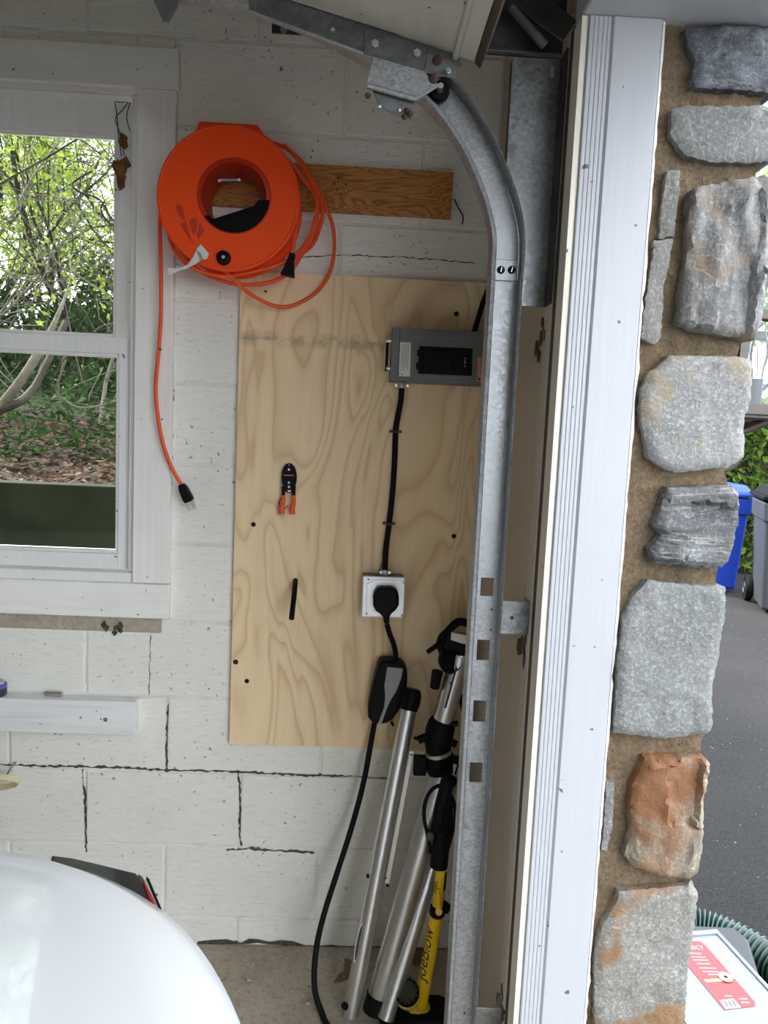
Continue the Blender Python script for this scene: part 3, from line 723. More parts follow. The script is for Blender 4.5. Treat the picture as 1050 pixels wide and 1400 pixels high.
# upright: web with square slots, two lips
zc = P(692, 379, -.675).z
ztop = zc
slots = []
for (ya, yb) in ((790, 815), (875, 903), (958, 987), (1043, 1070), (1127, 1154)):
    if ya > 1100: continue
    slots.append((P(670, yb, YW).z, P(670, ya, YW).z))
slots.sort(); sx0_, sx1_ = XT-.006, XT+.0165
m = MB(); m.box(XT-HWD, sx0_, YW, YW+.0018, .0, ztop); m.box(sx1_, XT+HWD, YW, YW+.0018, .0, ztop)
z = .0
for a, b in slots+[(ztop, ztop)]:
    m.box(sx0_, sx1_, YW, YW+.0018, z, a); z = b
m.build('web', GALV, track)
def lip_pts(sgn, n0=HWD):                # lip section in (n, y)
    if sgn < 0: return [(-n0, YW+.0018), (-n0-.0016, YW), (-n0-.0016, YF+.006), (-n0+.001, YF), (-n0+.006, YF-.0015), (-n0+.0085, YF+.003), (-n0+.0065, YF+.0045), (-n0+.002, YF+.004), (-n0, YF+.008)]
    return [(n0, YW+.0018), (n0+.0016, YW), (n0+.0016, YF+.002), (n0+.0035, YF-.003), (n0+.001, YF-.006), (n0-.001, YF-.003), (n0, YF+.004)]
def sweep(path, sec, normals):
    m = MB(); n = len(sec); vs = []
    for p, nn in zip(path, normals):
        for a, y in sec: vs.append((p.x+nn.x*a, y, p.z+nn.z*a))
    fs = []
    for i in range(len(path)-1):
        for k in range(n):
            l = (k+1) % n; fs.append((i*n+k, (i+1)*n+k, (i+1)*n+l, i*n+l))
    fs.append(tuple(range(n))); fs.append(tuple((len(path)-1)*n+k for k in range(n-1, -1, -1)))
    m.add(vs, fs); return m
pv = [Vector((XT, 0, 0)), Vector((XT, 0, ztop))]; nv = [Vector((1, 0, 0))]*2
sweep(pv, lip_pts(-1), nv).build('lip', GALV, track, smooth=True); sweep(pv, lip_pts(1), nv).build('lip', GALV, track, smooth=True)
# bend and overhead run
ctrl = [Vector((XT, 0, ztop+.001))]+[xz(P(a, b, -.675)) for a, b in ((691, 323), (680, 272), (658, 216), (634, 173), (603, 133), (562, 99), (520, 71), (438, 27), (345, -8), (250, -24))]
zl = ctrl[-1].z
ctrl += [Vector((-.6, 0, zl+.02)), Vector((-1.4, 0, zl+.03)), Vector((-2.2, 0, zl+.035))]
path = spline(ctrl, 6); nrm = []
for i in range(len(path)):
    t_ = (path[min(i+1, len(path)-1)]-path[max(i-1, 0)]).normalized(); nrm.append(Vector((t_.z, 0, -t_.x)))
SEC = [(-HWD+.001, YW-.0005), (HWD-.001, YW-.0005), (HWD-.001, YW+.0025), (-HWD+.001, YW+.0025)]
sweep(path, [(a, y-.001) for a, y in SEC], nrm).build('curved_web', GALV, track, smooth=True)
sweep(path, lip_pts(-1, HWD+.0006), nrm).build('curved_lip', GALV, track, smooth=True); sweep(path, lip_pts(1, HWD+.0006), nrm).build('curved_lip', GALV, track, smooth=True)
MB().box(XT-HWD+.002, XT+HWD-.002, YW-.0045, YW-.0015, ztop-.004, ztop+.03).build('splice_plate', GALV, track, bevel=.001)
for a in (685, 699.5):
    p = P(a, 369, YW-.005); b_ = MB().lathe((p.x, YW-.0045, p.z), (0, -1, 0), [(.0065, 0), (.0062, .002), (.0035, .0035), (0, .0036)], 16).build('bolt', BLACK, track, smooth=True)
    MB().obox((p.x, YW-.0078, p.z), (.0008, 0, .004), (0, .0008, 0), (-.0003, 0, .0000) if 0 else (.0006, 0, 0)).build('slot', BOLT, b_)
def wall_bracket(za, zb, yb=-.648):
    b_ = MB().box(XT-.012, XF-.0045, yb, yb+.0025, za, zb); b_.box(XF-.0065, XF-.0042, yb, yb+.04, za, zb)
    o = b_.build('bracket', SPANGLE, track, bevel=.0008)
    for q in (-.008, .002, .010):
        for zz in (za+.008, zb-.008): MB().cyl((XT+q+.026, yb-.0004, zz), (XT+q+.026, yb+.001, zz), .0018, 8).build('hole', INK, o)
    MB().cyl((XT+.055, yb-.0004, (za+zb)/2), (XT+.055, yb+.001, (za+zb)/2), .0035, 12).build('hole', INK, o); return o
wall_bracket(P(700, 867, -.648).z, P(700, 822, -.648).z)
wall_bracket(P(670, 1440, -.648).z, P(670, 1378, -.648).z)
for a, b in ((635, 1385), (647, 1385), (672, 833), (681, 833), (671, 861)):
    p = P(a, b, YW); MB().cyl((p.x, YW-.0006, p.z), (p.x, YW+.001, p.z), .002, 8).build('hole', INK, track)
# horizontal angle joining the bend to the wall, seen past the door
p0, p1 = P(372, 30, -.60), P(450, 55, -.60)
m = MB().box(p0.x, p1.x+.03, -.602, -.600, p0.z-.018, p0.z+.03)
hb = m.build('hanger_plate', DARKSTEEL, track); q = P(388, 40, -.603)
MB().cyl((q.x, -.6035, q.z), (q.x, -.6018, q.z), .006, 14).build('bolt', BOLT, hb)
t = thing('hanger_strap', P(225, 0, -.70), 'grey steel hanger strap hanging beside the overhead track', 'strap')
YS = -.702; a, b, c, d = P(205, -10, YS), P(246, -10, YS), P(242, 12, YS), P(231, 31, YS); e = P(222, 27, YS)
MB().prism([a, b, c, d, e], (0, .002, 0)).build('flange', BRKT, t, bevel=.0008)
MB().box(a.x, b.x, YS, YS+.002, a.z, 2.6).build('upright', BRKT, t)

# spangled steel angle fixed to the front wall behind the track
t = thing('steel_angle', (.28, -.61, 1.57), 'spangled galvanized steel angle plate screwed beside the track', 'bracket')
ax0, az0, az1 = P(690, 260, -.615).x, P(720, 419, -.615).z, P(720, 80, -.615).z
MB().box(ax0, XF-.0045, -.617, -.6145, az0, az1).build('flange', SPANGLE, t, bevel=.0008)
MB().box(XF-.0070, XF-.0045, -.660, -.6175, az0, az1).build('return_flange', DARKSTEEL, t)
MB().box(ax0, ax0+.0018, -.6143, -.595, az0, az1).build('lip', DARKSTEEL, t)
p = P(755, 98, -.6175); MB().obox((p.x, -.6174, p.z), (.0028, 0, 0), (0, .0006, 0), (0, 0, .0095)).build('slot', BOLT, t)
RODM = m_galv('rod_steel', .13, 90, .6, .55, .5)
# anchor plate, rod and angle above it
t = thing('spring_anchor', (.27, -.60, 2.06), 'dark steel anchor plate with rod above the track', 'bracket')
p0, p1 = P(664, 76, -.612), P(775, 84, -.612)
MB().box(p0.x, XF-.0005, -.6125, -.607, p0.z+.003, p0.z+.14).build('plate', DARKSTEEL, t, bevel=.001)
MB().box(p0.x, XF-.0005, -.622, -.6127, p0.z+.003, p0.z+.006).build('lip', BRKT, t)
MB().tube([P(700, 8, -.66), P(722, 34, -.655), P(746, 62, -.65)], .0085, 14).build('rod', RODM, t, smooth=True)
MB().obox(P(748, 20, -.665), (RT*.036-UP*.026), (0, .002, 0), (RT*.012+UP*.016)).build('angle', DARKSTEEL, t, bevel=.0008)
p = P(758, 35, -.668); MB().cyl((p.x, -.669, p.z), (p.x, -.6665, p.z), .002, 10).build('rivet', BOLT, t)

# ------------------------------------------------------------------ raised sectional door
YD = -.712                               # its edge next to the track
gd = thing('garage_door', (-.3, -1.9, 2.0), 'raised cream sectional garage door with steel edge', 'garage door')
A = xz(P(624, 73, YD)); B = xz(P(393, 0, YD)); dd = (B-A).normalized(); up_ = Vector((-dd.z, 0, dd.x)); 
if up_.z < 0: up_ = -up_
YE = -5.70
def dslab(p, L, th, y0=YD, y1=YE, lift=0.):
    q = p+dd*L; s_ = [p+up_*lift, q+up_*lift, q+up_*(lift+th), p+up_*(lift+th)]
    return MB().prism([Vector((v.x, y0, v.z)) for v in s_], (0, y1-y0, 0))
dslab(A, .50, .038).build('panel', DOORC, gd, bevel=.002)
E1 = A+dd*.502; d2 = Vector((-1, 0, .10)).normalized(); u2 = Vector((.10, 0, 1)).normalized()
for k in range(3):
    s_ = [E1+d2*(k*.505), E1+d2*(k*.505+.50)]; s_ += [s_[1]+u2*.038, s_[0]+u2*.038]
    MB().prism([Vector((v.x, YD, v.z)) for v in s_], (0, YE-YD, 0)).build('panel', DOORC, gd, bevel=.002)
# bottom rail, bead and weather seal
R0 = A-dd*.001; m = MB()
s_ = [A-dd*.001, A-dd*.030, A-dd*.030+up_*.042, A-dd*.001+up_*.042]; s_ = [v-up_*.004 for v in s_]
m.prism([Vector((v.x, YD, v.z)) for v in s_], (0, YE-YD, 0)); m.build('bottom_rail', DOORC, gd, bevel=.002)
v0 = A-up_*.006; MB().cyl((v0.x, YD, v0.z), (v0.x, YE, v0.z), .005, 12).build('bead', DOORC, gd, smooth=True)
s_ = [A-dd*.0305-up_*.004, A-dd*.042-up_*.010, A-dd*.046+up_*.02, A-dd*.0305+up_*.03]
MB().prism([Vector((v.x, YD+.006, v.z)) for v in s_], (0, YE-YD, 0)).build('weather_seal', DARKWOOD, gd, bevel=.003)
# steel edge rail along the door end
def dpoly(pxs, Y, th, name, mat, parent, bevel=.0008):
    return MB().prism([P(a, b, Y) for a, b in pxs], (0, th, 0)).build(name, mat, parent, bevel=bevel)
er = dpoly([(340, -17), (626, 74), (632, 88), (600, 104), (512, 80), (340, 16)], YD+.0002, .004, 'edge_rail', BRKT, gd)
MB().cyl(P(341, 15, YD), P(512, 79, YD), .003, 8).build('rolled_edge', GALV, er)
p = P(455, 41, YD); MB().lathe((p.x, YD, p.z), (0, -1, 0), [(.004, 0), (.003, .0025), (0, .003)], 10).build('rivet', BOLT, er)
bk = dpoly([(499, 39), (585, 64), (581, 97), (511, 77), (497, 74)], YD-.0045, .0025, 'bottom_bracket', BRKT, gd)
dpoly([(511, 77), (581, 97), (590, 110), (603, 116), (570, 137), (504, 119), (501, 112)], YD-.0075, .0025, 'bracket_flange', GALV, bk)
MB().tube([P(503, 117, YD-.006), P(569, 136, YD-.006)], .0045, 10).build('bracket_lip', GALV, bk, smooth=True)
lw = dpoly([(509, 122), (567, 139), (562, 163), (549, 160), (530, 152), (516, 140)], YD+.0015, .0025, 'lower_plate', BRKT, bk)
for a, b in ((519, 145), (546, 150)):
    p = P(a, b, YD); MB().lathe((p.x, YD+.0012, p.z), (0, -1, 0), [(.0032, 0), (.0028, .002), (0, .0028)], 10).build('rivet', BOLT, lw)
for (a, b) in ((556, 152), (561, 157), (553, 161), (503, 132)):
    p = P(a, b, YD); MB().lathe((p.x, YD-.003, p.z), (0, -1, 0), [(.004, -.003), (.005, 0), (.003, .003), (0, .004)], 7).build('rust_flake', RUST, lw)
def hexbolt(p, r, parent, Y):
    m = MB(); m.tube([(p.x, Y, p.z), (p.x, Y-.005, p.z)], r, 6); m.tube([(p.x, Y-.005, p.z), (p.x, Y-.009, p.z)], r*.55, 10)
    return m.build('bolt', BOLT, parent)
for a, b in ((513, 61), (570, 74)): hexbolt(P(a, b, YD-.005), .0062, bk, YD-.0048)
rh = dpoly([(584, 72), (626, 84), (622, 108), (606, 104), (598, 105), (579, 98)], YD-.007, .0025, 'roller_holder', BRKT, gd)
hexbolt(P(613, 98, YD-.008), .0045, rh, YD-.0072)
for (a, b) in ((597, 86), (592, 111)):
    p = P(a, b, YD); MB().lathe((p.x, YD-.007, p.z), (0, -1, 0), [(.0075, 0), (.007, .004), (.003, .008), (0, .0085)], 12).build('cable_button', RUST, rh, smooth=True)
rc = P(600, 128, -.675); ro = MB(); ro.lathe((rc.x, -.688, rc.z), (0, 1, 0), [(.004, 0), (.0145, 0), (.016, .003), (.016, .013), (.0145, .016), (.004, .016)], 28)
ro.build('roller', BLACK, gd, smooth=True); MB().cyl((rc.x, -.705, rc.z), (rc.x, -.672, rc.z), .0045, 12).build('roller_shaft', BOLT, gd)

# ------------------------------------------------------------------ plywood, boards on the block wall
def rect_px(x0, y0, x1, y1, Y): a, b = P(x0, y0, Y), P(x1, y1, Y); return a.x, b.x, b.z, a.z
YP = -.0195                              # face of the plywood
px0, px1 = P(321, 700, YP).x, XF-.009; pz0, pz1 = P(410, 1020, YP).z, P(460, 376, YP).z
ply = MB().box(px0, px1, YP, -.0015, pz0, pz1).build('plywood_sheet', PLY, bevel=.001)
tag(ply, 'large pale plywood sheet fixed to the block wall', 'plywood')
for a, b in ((624, 429), (346.5, 717), (620.5, 733), (337.5, 931)):
    p = P(a, b, YP); MB().lathe((p.x, YP+.0005, p.z), (0, -1, 0), [(.0062, 0), (.006, .0012), (.002, .0022), (0, .0012)], 14).build('screw', BLACK, ply, smooth=True)
p = P(320, 905, YP); MB().lathe((p.x+.004, YP+.0003, p.z), (0, -1, 0), [(.008, 0), (.006, .0006), (0, .0007)], 10).build('knot', BARKD, ply)
YB = -.021
bx0 = P(244, 240, YB).x; bx1 = P(618.5, 260, YB).x; bz0, bz1 = P(530, 293, YB).z, P(530, 230, YB).z
bb = MB().box(bx0, bx1, YB, -.0015, bz0, bz1).build('wooden_board', BROWN, bevel=.001); tag(bb, 'dark stained pine board screwed to the wall behind the reel', 'board')
for a, b in ((462, 243), (457, 251), (461, 259), (473, 252)):
    p = P(a, b, YB); MB().cyl((p.x, YB-.0004, p.z), (p.x, YB+.001, p.z), .0028, 9).build('screw_hole', INK, bb)
p = P(622, 290, 0); vw = MB().tube(spline([P(621, 272, -.006), P(627, 285, -.008), P(633, 296, -.01), P(632, 306, -.008)]), .0016, 6).build('wire_stub', BLACKR); tag(vw, 'short black wire stub by the end of the dark board', 'wire')
YL = -.042
lz0, lz1 = P(90, 1003, YL).z, P(90, 957, YL).z; lxr = P(184, 980, YL).x
ld = MB().box(-1.95, lxr, YL, -.001, lz0, lz1).build('ledge_board', LEDGE, bevel=.002); tag(ld, 'white painted timber ledge on the wall below the window', 'ledge')
p = P(144, 984, YL); MB().lathe((p.x, YL+.0005, p.z), (0, -1, 0), [(.008, 0), (.004, .0008), (0, .0003)], 9).build('screw_hole', INK, ld)
p = P(138, 983, YL); MB().lathe((p.x, YL+.0005, p.z), (0, -1, 0), [(.003, 0), (.002, .0008), (0, .0003)], 7).build('screw_hole', INK, ld)
p = P(110, 981, YL); MB().lathe((p.x, YL+.0005, p.z), (0, -1, 0), [(.0032, 0), (.003, .0006), (0, .0006)], 9).build('nail', BOLT, ld)
so = P(74, 951, -.022); sk = MB().tube([(so.x-.022, -.020, lz1+.0072), (so.x+.020, -.020, lz1+.0072)], .007, 14).build('socket', BOLT, smooth=True); tag(sk, 'small steel tube lying on the white ledge', 'tube')
t = thing('small_container', (P(-5, 950, -.026).x, -.026, lz1), 'small dark container with a purple band standing on the white ledge', 'container'); j = worg(t)
MB().lathe(j, (0, 0, 1), [(0, .0003), (.022, .0003), (.025, .004), (.025, .020), (.021, .026), (.019, .027), (.019, .0005)], 24).build('body', BINGREY, t, smooth=True)
MB().lathe(j, (0, 0, 1), [(.0252, .022), (.0252, .031), (.0, .032)], 24).build('band', plain('purple_band', (.12, .10, .42), .4), t, smooth=True)
MB().lathe(j, (0, 0, 1), [(.019, .0322), (.019, .038), (0, .039)], 24).build('lid', WHITE, t, smooth=True)
# cream loop on a small wall hook
c = P(-12, 1070, -.05); lp = thing('cream_loop', (c.x, -.05, c.z), 'cream plastic ring hanging from a small hook under the ledge', 'ring')
ringp = [c+Vector((.068*math.cos(a), -.020*math.sin(a), .024*math.sin(a)+.006*math.cos(a))) for a in [6.283*k/40 for k in range(40)]]
m = MB(); n = 40; vs = []
for k, q in enumerate(ringp):
    rr = Vector((math.cos(6.283*k/n), 0, math.sin(6.283*k/n)*.4)).normalized()
    for (a, b) in ((-.0015, -.008), (.0015, -.008), (.0015, .008), (-.0015, .008)): vs.append(q+rr*a+Vector((0, b*.7, b*.6)))
fs = []
for k in range(n):
    for e_ in range(4): fs.append((k*4+e_, ((k+1) % n)*4+e_, ((k+1) % n)*4+(e_+1) % 4, k*4+(e_+1) % 4))
m.add(vs, fs).build('band', CREAMP, lp, smooth=True)
h = P(17, 1050, -.02); MB().tube(spline([(h.x, -.001, h.z+.006), (h.x, -.03, h.z+.004), (h.x, -.052, h.z-.006), (h.x, -.055, h.z-.016)]), .0026, 8).build('hook', HOOKM, lp, smooth=True)

# ------------------------------------------------------------------ cord reel
YR = -.165; rc = P(312.5, 271, YR); R = .158; Ri = P(320+44, 268, YR).x-P(320, 268, YR).x
reel = thing('cord_reel', (rc.x, -.09, rc.z-R), 'round orange extension cord reel hung on the dark board', 'cord reel')
HC = P(320, 268, YR)                     # hole centre
def ringdisc(name, y0, y1, Ro, hc, Rh, mat, n=72, c=rc):
    m = MB(); vs = []
    for y in (y0, y1):
        for k in range(n):
            a = 6.283185*k/n; vs.append((c.x+math.cos(a)*Ro, y, c.z+math.sin(a)*Ro))
        for k in range(n):
            a = 6.283185*k/n; vs.append((hc.x+math.cos(a)*Rh, y, hc.z+math.sin(a)*Rh))
    fs = []
    for k in range(n):
        l = (k+1) % n
        fs += [(k, l, n+l, n+k), (3*n+k, 3*n+l, 2*n+l, 2*n+k), (2*n+k, 2*n+l, l, k), (n+k, n+l, 3*n+l, 3*n+k)]
    return m.add(vs, fs).build(name, mat, reel, smooth=True, bevel=.0025)
ringdisc('front_flange', YR, YR+.012, R, HC, Ri, ORANGE)
c2 = Vector((rc.x-.004, 0, rc.z-.002))
ringdisc('back_flange', -.062, -.052, R*.985, HC, Ri, ORANGE)
MB().lathe((rc.x, YR+.0005, rc.z), (0, 1, 0), [(R-.006, -.002), (R-.003, -.003), (R+.001, -.001), (R+.002, .006), (R-.001, .013)], 72).build('rim', ORANGE, reel, smooth=True)
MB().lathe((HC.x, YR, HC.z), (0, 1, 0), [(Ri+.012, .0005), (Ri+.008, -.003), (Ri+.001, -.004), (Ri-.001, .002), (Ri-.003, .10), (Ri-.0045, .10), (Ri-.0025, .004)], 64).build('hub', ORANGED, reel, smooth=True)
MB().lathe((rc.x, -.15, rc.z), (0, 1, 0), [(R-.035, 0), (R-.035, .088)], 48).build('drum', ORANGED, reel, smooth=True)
# flat carrying foot on top
f_ = [P(262, 192, YR+.02), P(272, 165, YR+.02), P(352, 170, YR+.02), P(368, 194, YR+.02), P(340, 200, YR+.02), P(290, 195, YR+.02)]
MB().prism(f_, (0, .075, 0)).build('carry_foot', ORANGE, reel, bevel=.003)
# black half plate inside the hub
pts = [P(275, 297, YR-.004), P(285, 293, YR-.004), P(291, 299, YR-.004), P(347, 281, YR-.004), P(353, 273, YR-.004), P(361, 272, YR-.004)]
a0 = math.atan2(pts[-1].z-HC.z, pts[-1].x-HC.x); a1 = math.atan2(pts[0].z-HC.z, pts[0].x-HC.x)
if a1 > a0: a1 -= 6.283185
arc = [Vector((HC.x+math.cos(a0+(a1-a0)*k/20)*(Ri+.009), YR-.0045, HC.z+math.sin(a0+(a1-a0)*k/20)*(Ri+.009))) for k in range(21)]
MB().prism(pts[1:-1]+arc, (0, .05, 0)).build('hand_grip', BLACK, reel, bevel=.002)
# moulded plug picture on the face
for q in ([(240,282),(245,278),(250,284),(253,298),(249,300),(243,292)], [(246,307),(254,301),(262,330),(268,336),(258,326)], [(258,302),(264,297),(270,300),(268,316),(264,322)], [(272,302),(280,315),(272,327),(268,322),(272,312)]):
    MB().prism([P(a, b, YR-.0012) for a, b in q], (0, .002, 0)).build('moulded_mark', ORANGED, reel, bevel=.0006)
k_ = P(306, 353, YR); kb = MB(); kb.lathe((k_.x, YR-.0008, k_.z), (0, -1, 0), [(0, .012), (.006, .012), (.015, .009), (.0165, 0)], 24); kb.build('crank_knob', BLACK, reel, smooth=True)
MB().lathe((k_.x+.001, YR-.012, k_.z), (0, -1, 0), [(.0045, 0), (.004, .003), (0, .0035)], 6).build('knob_screw', BOLT, reel)
# cord: coil on the drum, loose loops, hanging tail
m = MB()
for k in range(7):
    y = -.145+k*.0125; rr = R-.026+(.004 if k % 2 else 0)
    m.tube([(rc.x+math.cos(6.283*i/48)*rr, y, rc.z+math.sin(6.283*i/48)*rr) for i in range(48)], .0062, 8, closed=True)
m.build('wound_cord', CORD, reel, smooth=True)
def cord(pxy, r=.0046, name='cord', mat=CORD, n=8): return MB().tube(spline([P(a, b, y) for a, b, y in pxy], n), r, 10).build(name, mat, reel, smooth=True)
cord([(372,195,-.09),(392,203,-.085),(413,222,-.08),(431,252,-.075),(441,285,-.07),(438,308,-.07),(430,330,-.08),(418,343,-.095),(398,355,-.11),(372,364,-.12)])
cord([(376,203,-.11),(395,220,-.10),(412,242,-.095),(428,262,-.09),(434,285,-.085),(432,308,-.085),(424,330,-.09),(410,352,-.10),(396,372,-.10),(372,385,-.10),(340,389,-.10),(310,386,-.105),(275,371,-.115),(248,345,-.12),(231,315,-.10),(226,290,-.08)])
cord([(436,258,-.06),(446,285,-.055),(455,310,-.05),(457,342,-.05),(450,375,-.05),(432,400,-.055),(405,416,-.06),(380,419,-.07),(352,408,-.09),(326,389,-.12),(308,370,-.14),(300,356,-.150)])
cord([(432,290,-.12),(434,270,-.11),(424,245,-.10),(405,215,-.10),(388,198,-.095)])
cord([(398,350,-.13),(402,330,-.13),(404,300,-.12),(400,270,-.1)])
cord([(320,376,-.13),(345,372,-.13),(380,362,-.125),(406,347,-.115),(423,325,-.10),(432,295,-.09)])
cord([(230,318,-.12),(240,345,-.13),(262,365,-.135),(292,376,-.135),(322,379,-.13)])
tail = [(225,275,-.10),(219,300,-.075),(220,370,-.05),(220,430,-.045),(217,480,-.04),(213,530,-.04),(216,570,-.04),(223,607,-.038),(235,640,-.034),(249,664,-.03)]
cord(tail)
# female end
p0, p1 = P(400, 347, -.128), P(393, 378, -.13); ax = (p1-p0)
sx_ = Vector((ax.z, 0, -ax.x)).normalized()
cn = MB(); c0 = p0.lerp(p1, .5)
q = [p0+sx_*.007, p0-sx_*.007, p0.lerp(p1, .35)-sx_*.008, p0.lerp(p1, .85)-sx_*.0145, p1-sx_*.0165, p1+sx_*.0165, p0.lerp(p1, .85)+sx_*.0145, p0.lerp(p1, .35)+sx_*.008]
cn.prism([v-Vector((0, .009, 0)) for v in q], (0, .018, 0)); cn.build('socket_end', BLACK, reel, bevel=.002)
# plug
p0, p1 = P(248, 662, -.03), P(259, 686, -.028); ax = (p1-p0).normalized(); sx_ = Vector((-ax.z, 0, ax.x)); L = (p1-p0).length
q = [p0+sx_*.007, p0-sx_*.007, p0+ax*L*.25-sx_*.011, p0+ax*L*.8-sx_*.013, p1-sx_*.011, p1+sx_*.011, p0+ax*L*.8+sx_*.013, p0+ax*L*.25+sx_*.011]
pg = MB().prism([v-Vector((0, .009, 0)) for v in q], (0, .02, 0)).build('plug', BLACK, reel, bevel=.003)
for s_, y in ((-.008, -.006), (.002, .006), (.009, -.006)):
    a = p1+sx_*s_; a = Vector((a.x, -.028+y, a.z)); MB().obox(a+ax*.009, ax*.012, sx_*.002, (0, .0015, 0)).build('prong', BOLT, pg)
for (a, b) in ((363, 402), (219, 481)):
    p = P(a, b, -.06 if a > 300 else -.045); MB().lathe((p.x, p.y, p.z+.003), (0, 0, 1), [(0, .0), (.004, .002), (.003, .005), (0, .006)], 7).build('cord_nick', INK, reel)
# twisted paper tag
tp = [[(275,334),(286,347),(283,354)], [(270,339),(280,351),(275,356)], [(264,352),(268,358),(266,362)], [(256,362),(258,365),(256,367)], [(246,367),(247,369),(246,370)], [(229,366),(230,371),(231,377)]]
vs = [P(a, b, YR-.012+.004*i+(.006 if i == 3 else 0)) for i, r_ in enumerate(tp) for a, b in r_]
fs = []
for i in range(len(tp)-1):
    for k in range(2): fs.append((i*3+k, i*3+k+1, i*3+k+4, i*3+k+3))
tg = MB().add(vs, fs).build('paper_tag', PAPER, reel); sol = tg.modifiers.new('thick', 'SOLIDIFY'); sol.thickness = .0008
m = MB()
for i in range(5):
    a = P(268+i*1.0, 342+i*3.0, YR-.0155); b = P(277+i*.8, 349+i*1.6, YR-.0155)
    m.tube([a.lerp(b, .05), a.lerp(b, .75)], .0006, 4)
m.build('tag_print', INK, tg)
m = MB().tube(spline([P(295, 243, -.021), P(298, 245, -.10), P(300, 247, -.155)]), .0035, 8); m.tube(spline([P(329, 245, -.021), P(326, 245, -.10), P(327, 246, -.155)]), .0035, 8)
m.tube([P(299, 246, -.14), P(327, 246, -.14)], .003, 8)
hk = m.build('wall_hook', HOOKM, smooth=True); tag(hk, 'grey metal double hook holding the orange reel', 'hook')

# ------------------------------------------------------------------ crimping pliers and peg on the plywood
YQ = -.036
t = thing('hand_pliers', P(394, 700, YQ), 'small black wire pliers with orange grips hung on the plywood', 'pliers')
sc_ = 12.727
def PQ(a, b, Y=YQ): return P(360+a/sc_, 610+b/sc_, Y)
hd_ = [(445,295),(490,305),(535,350),(565,420),(580,500),(578,600),(560,680),(530,700),(500,800),(470,820),(420,815),(380,790),(350,700),(325,650),(315,540),(325,440),(355,360),(400,310)]
hd_o = MB().prism([PQ(*q) for q in hd_], (0, .008, 0)).build('head', BLACK, t, bevel=.0012)
for a, b, r in ((447, 408, .0029), (447, 708, .0030), (447, 332, .0012)):
    p = PQ(a, b); MB().lathe((p.x, YQ-.0004, p.z), (0, -1, 0), [(r, 0), (r*.8, .001), (0, .0011)], 16).build('pivot', PAPER, hd_o)
MB().prism([PQ(430, 615, YQ-.0008), PQ(460, 615, YQ-.0008), PQ(460, 655, YQ-.0008), PQ(430, 655, YQ-.0008)], (0, .001, 0)).build('mark', PAPER, hd_o)
MB().prism([PQ(420, 765, YQ-.0008), PQ(485, 765, YQ-.0008), PQ(475, 800, YQ-.0008), PQ(425, 800, YQ-.0008)], (0, .001, 0)).build('mark', PAPER, hd_o)
MB().prism([PQ(355, 497, YQ-.0005), PQ(530, 497, YQ-.0005), PQ(530, 515, YQ-.0005), PQ(355, 515, YQ-.0005)], (0, .001, 0)).build('red_line', REDINK, hd_o)
for q in ([(348,700),(350,860),(345,960),(320,1060),(325,1180)], [(535,690),(528,860),(530,980),(505,1080),(512,1180)]):
    pts = [PQ(a, b, YQ+.004-.004*i) for i, (a, b) in enumerate(q)]
    MB().tube(spline(pts[:2], 4), .0044, 8).build('arm', BLACK, t, smooth=True)
    MB().tube(spline(pts[1:], 6), [.0046+.0022*min(1, i/12) for i in range(19)], 10).build('grip', HANDLE, t, smooth=True)
MB().tube(spline([PQ(320, 900), PQ(275, 980), PQ(300, 1060), PQ(380, 1075), PQ(430, 1030)]), .0012, 6).build('spring_clip', BLACK, t, smooth=True)
pn = PQ(447, 332); MB().cyl((pn.x, YQ, pn.z), (pn.x, -.0195, pn.z), .0012, 8).build('nail', BOLT, t)
MB().tube(spline([P(404, 793, -.016), P(403.5, 800, -.05), P(402, 815, -.085), P(400, 833, -.115), P(398.5, 846, -.135)]), .0066, 12).build('peg', BLACKR, smooth=True)
tag(bpy.data.objects['peg'], 'black rubber peg sticking out of the plywood below the pliers', 'peg')

# ------------------------------------------------------------------ breaker enclosure
YX = -.105
def PE(a, b, Y=YX): return P(500+a/5.25, 420+b/5.25, Y)
bx = thing('breaker_box', (PE(190, 520).x+.1, -.06, PE(190, 520).z), 'grey steel breaker enclosure mounted on the plywood', 'breaker box')
ex0 = PE(183, 340).x; ez0, ez1 = PE(500, 536).z-.002, PE(500, 164).z+.002; ex1 = XF-.012
MB().box(ex0, ex1, YX+.004, YP-.0002, ez0, ez1).build('body', GREYBOX, bx, bevel=.002)
MB().box(PE(236, 340).x, ex1, YX-.002, YX+.0038, ez0+.001, ez1-.001).build('cover', GREYBOX, bx, bevel=.0015)
fr = MB(); a, b, c, d = PE(350, 0).x, PE(765, 0).x, PE(560, 505).z, PE(560, 218).z; wq = .0016
fr.box(a, b, YX-.0038, YX-.002, c, c+wq); fr.box(a, b, YX-.0038, YX-.002, d-wq, d); fr.box(a, a+wq, YX-.0038, YX-.002, c+wq, d-wq); fr.box(b-wq, b, YX-.0038, YX-.002, c+wq, d-wq)
fr.build('door_edge', GREYLINE, bx)
kk = [(385,278),(768,296),(762,492),(375,476),(378,450),(362,445),(362,400),(378,392),(380,352),(368,350),(370,308),(385,300)]
bw = MB().prism([PE(a, b, YX-.0065) for a, b in kk], (0, .005, 0)).build('breaker_front', BLACK, bx, bevel=.001)
MB().box(PE(430, 0).x, PE(640, 0).x, YX-.0135, YX-.0066, PE(560, 470).z, PE(560, 310).z).build('breaker_lever', BLACK, bw, bevel=.002)
for b in (368, 388, 402, 425):
    p = PE(712, b, YX-.007); MB().box(p.x-.0008, p.x+.0008, YX-.0072, YX-.0066, p.z-.0010, p.z+.0012).build('mark', PAPER, bw)
st = MB().prism([PE(a, b, YX-.0026) for a, b in ((247,250),(325,253),(318,498),(238,495))], (0, .0005, 0)).build('warning_label', PAPER, bx)
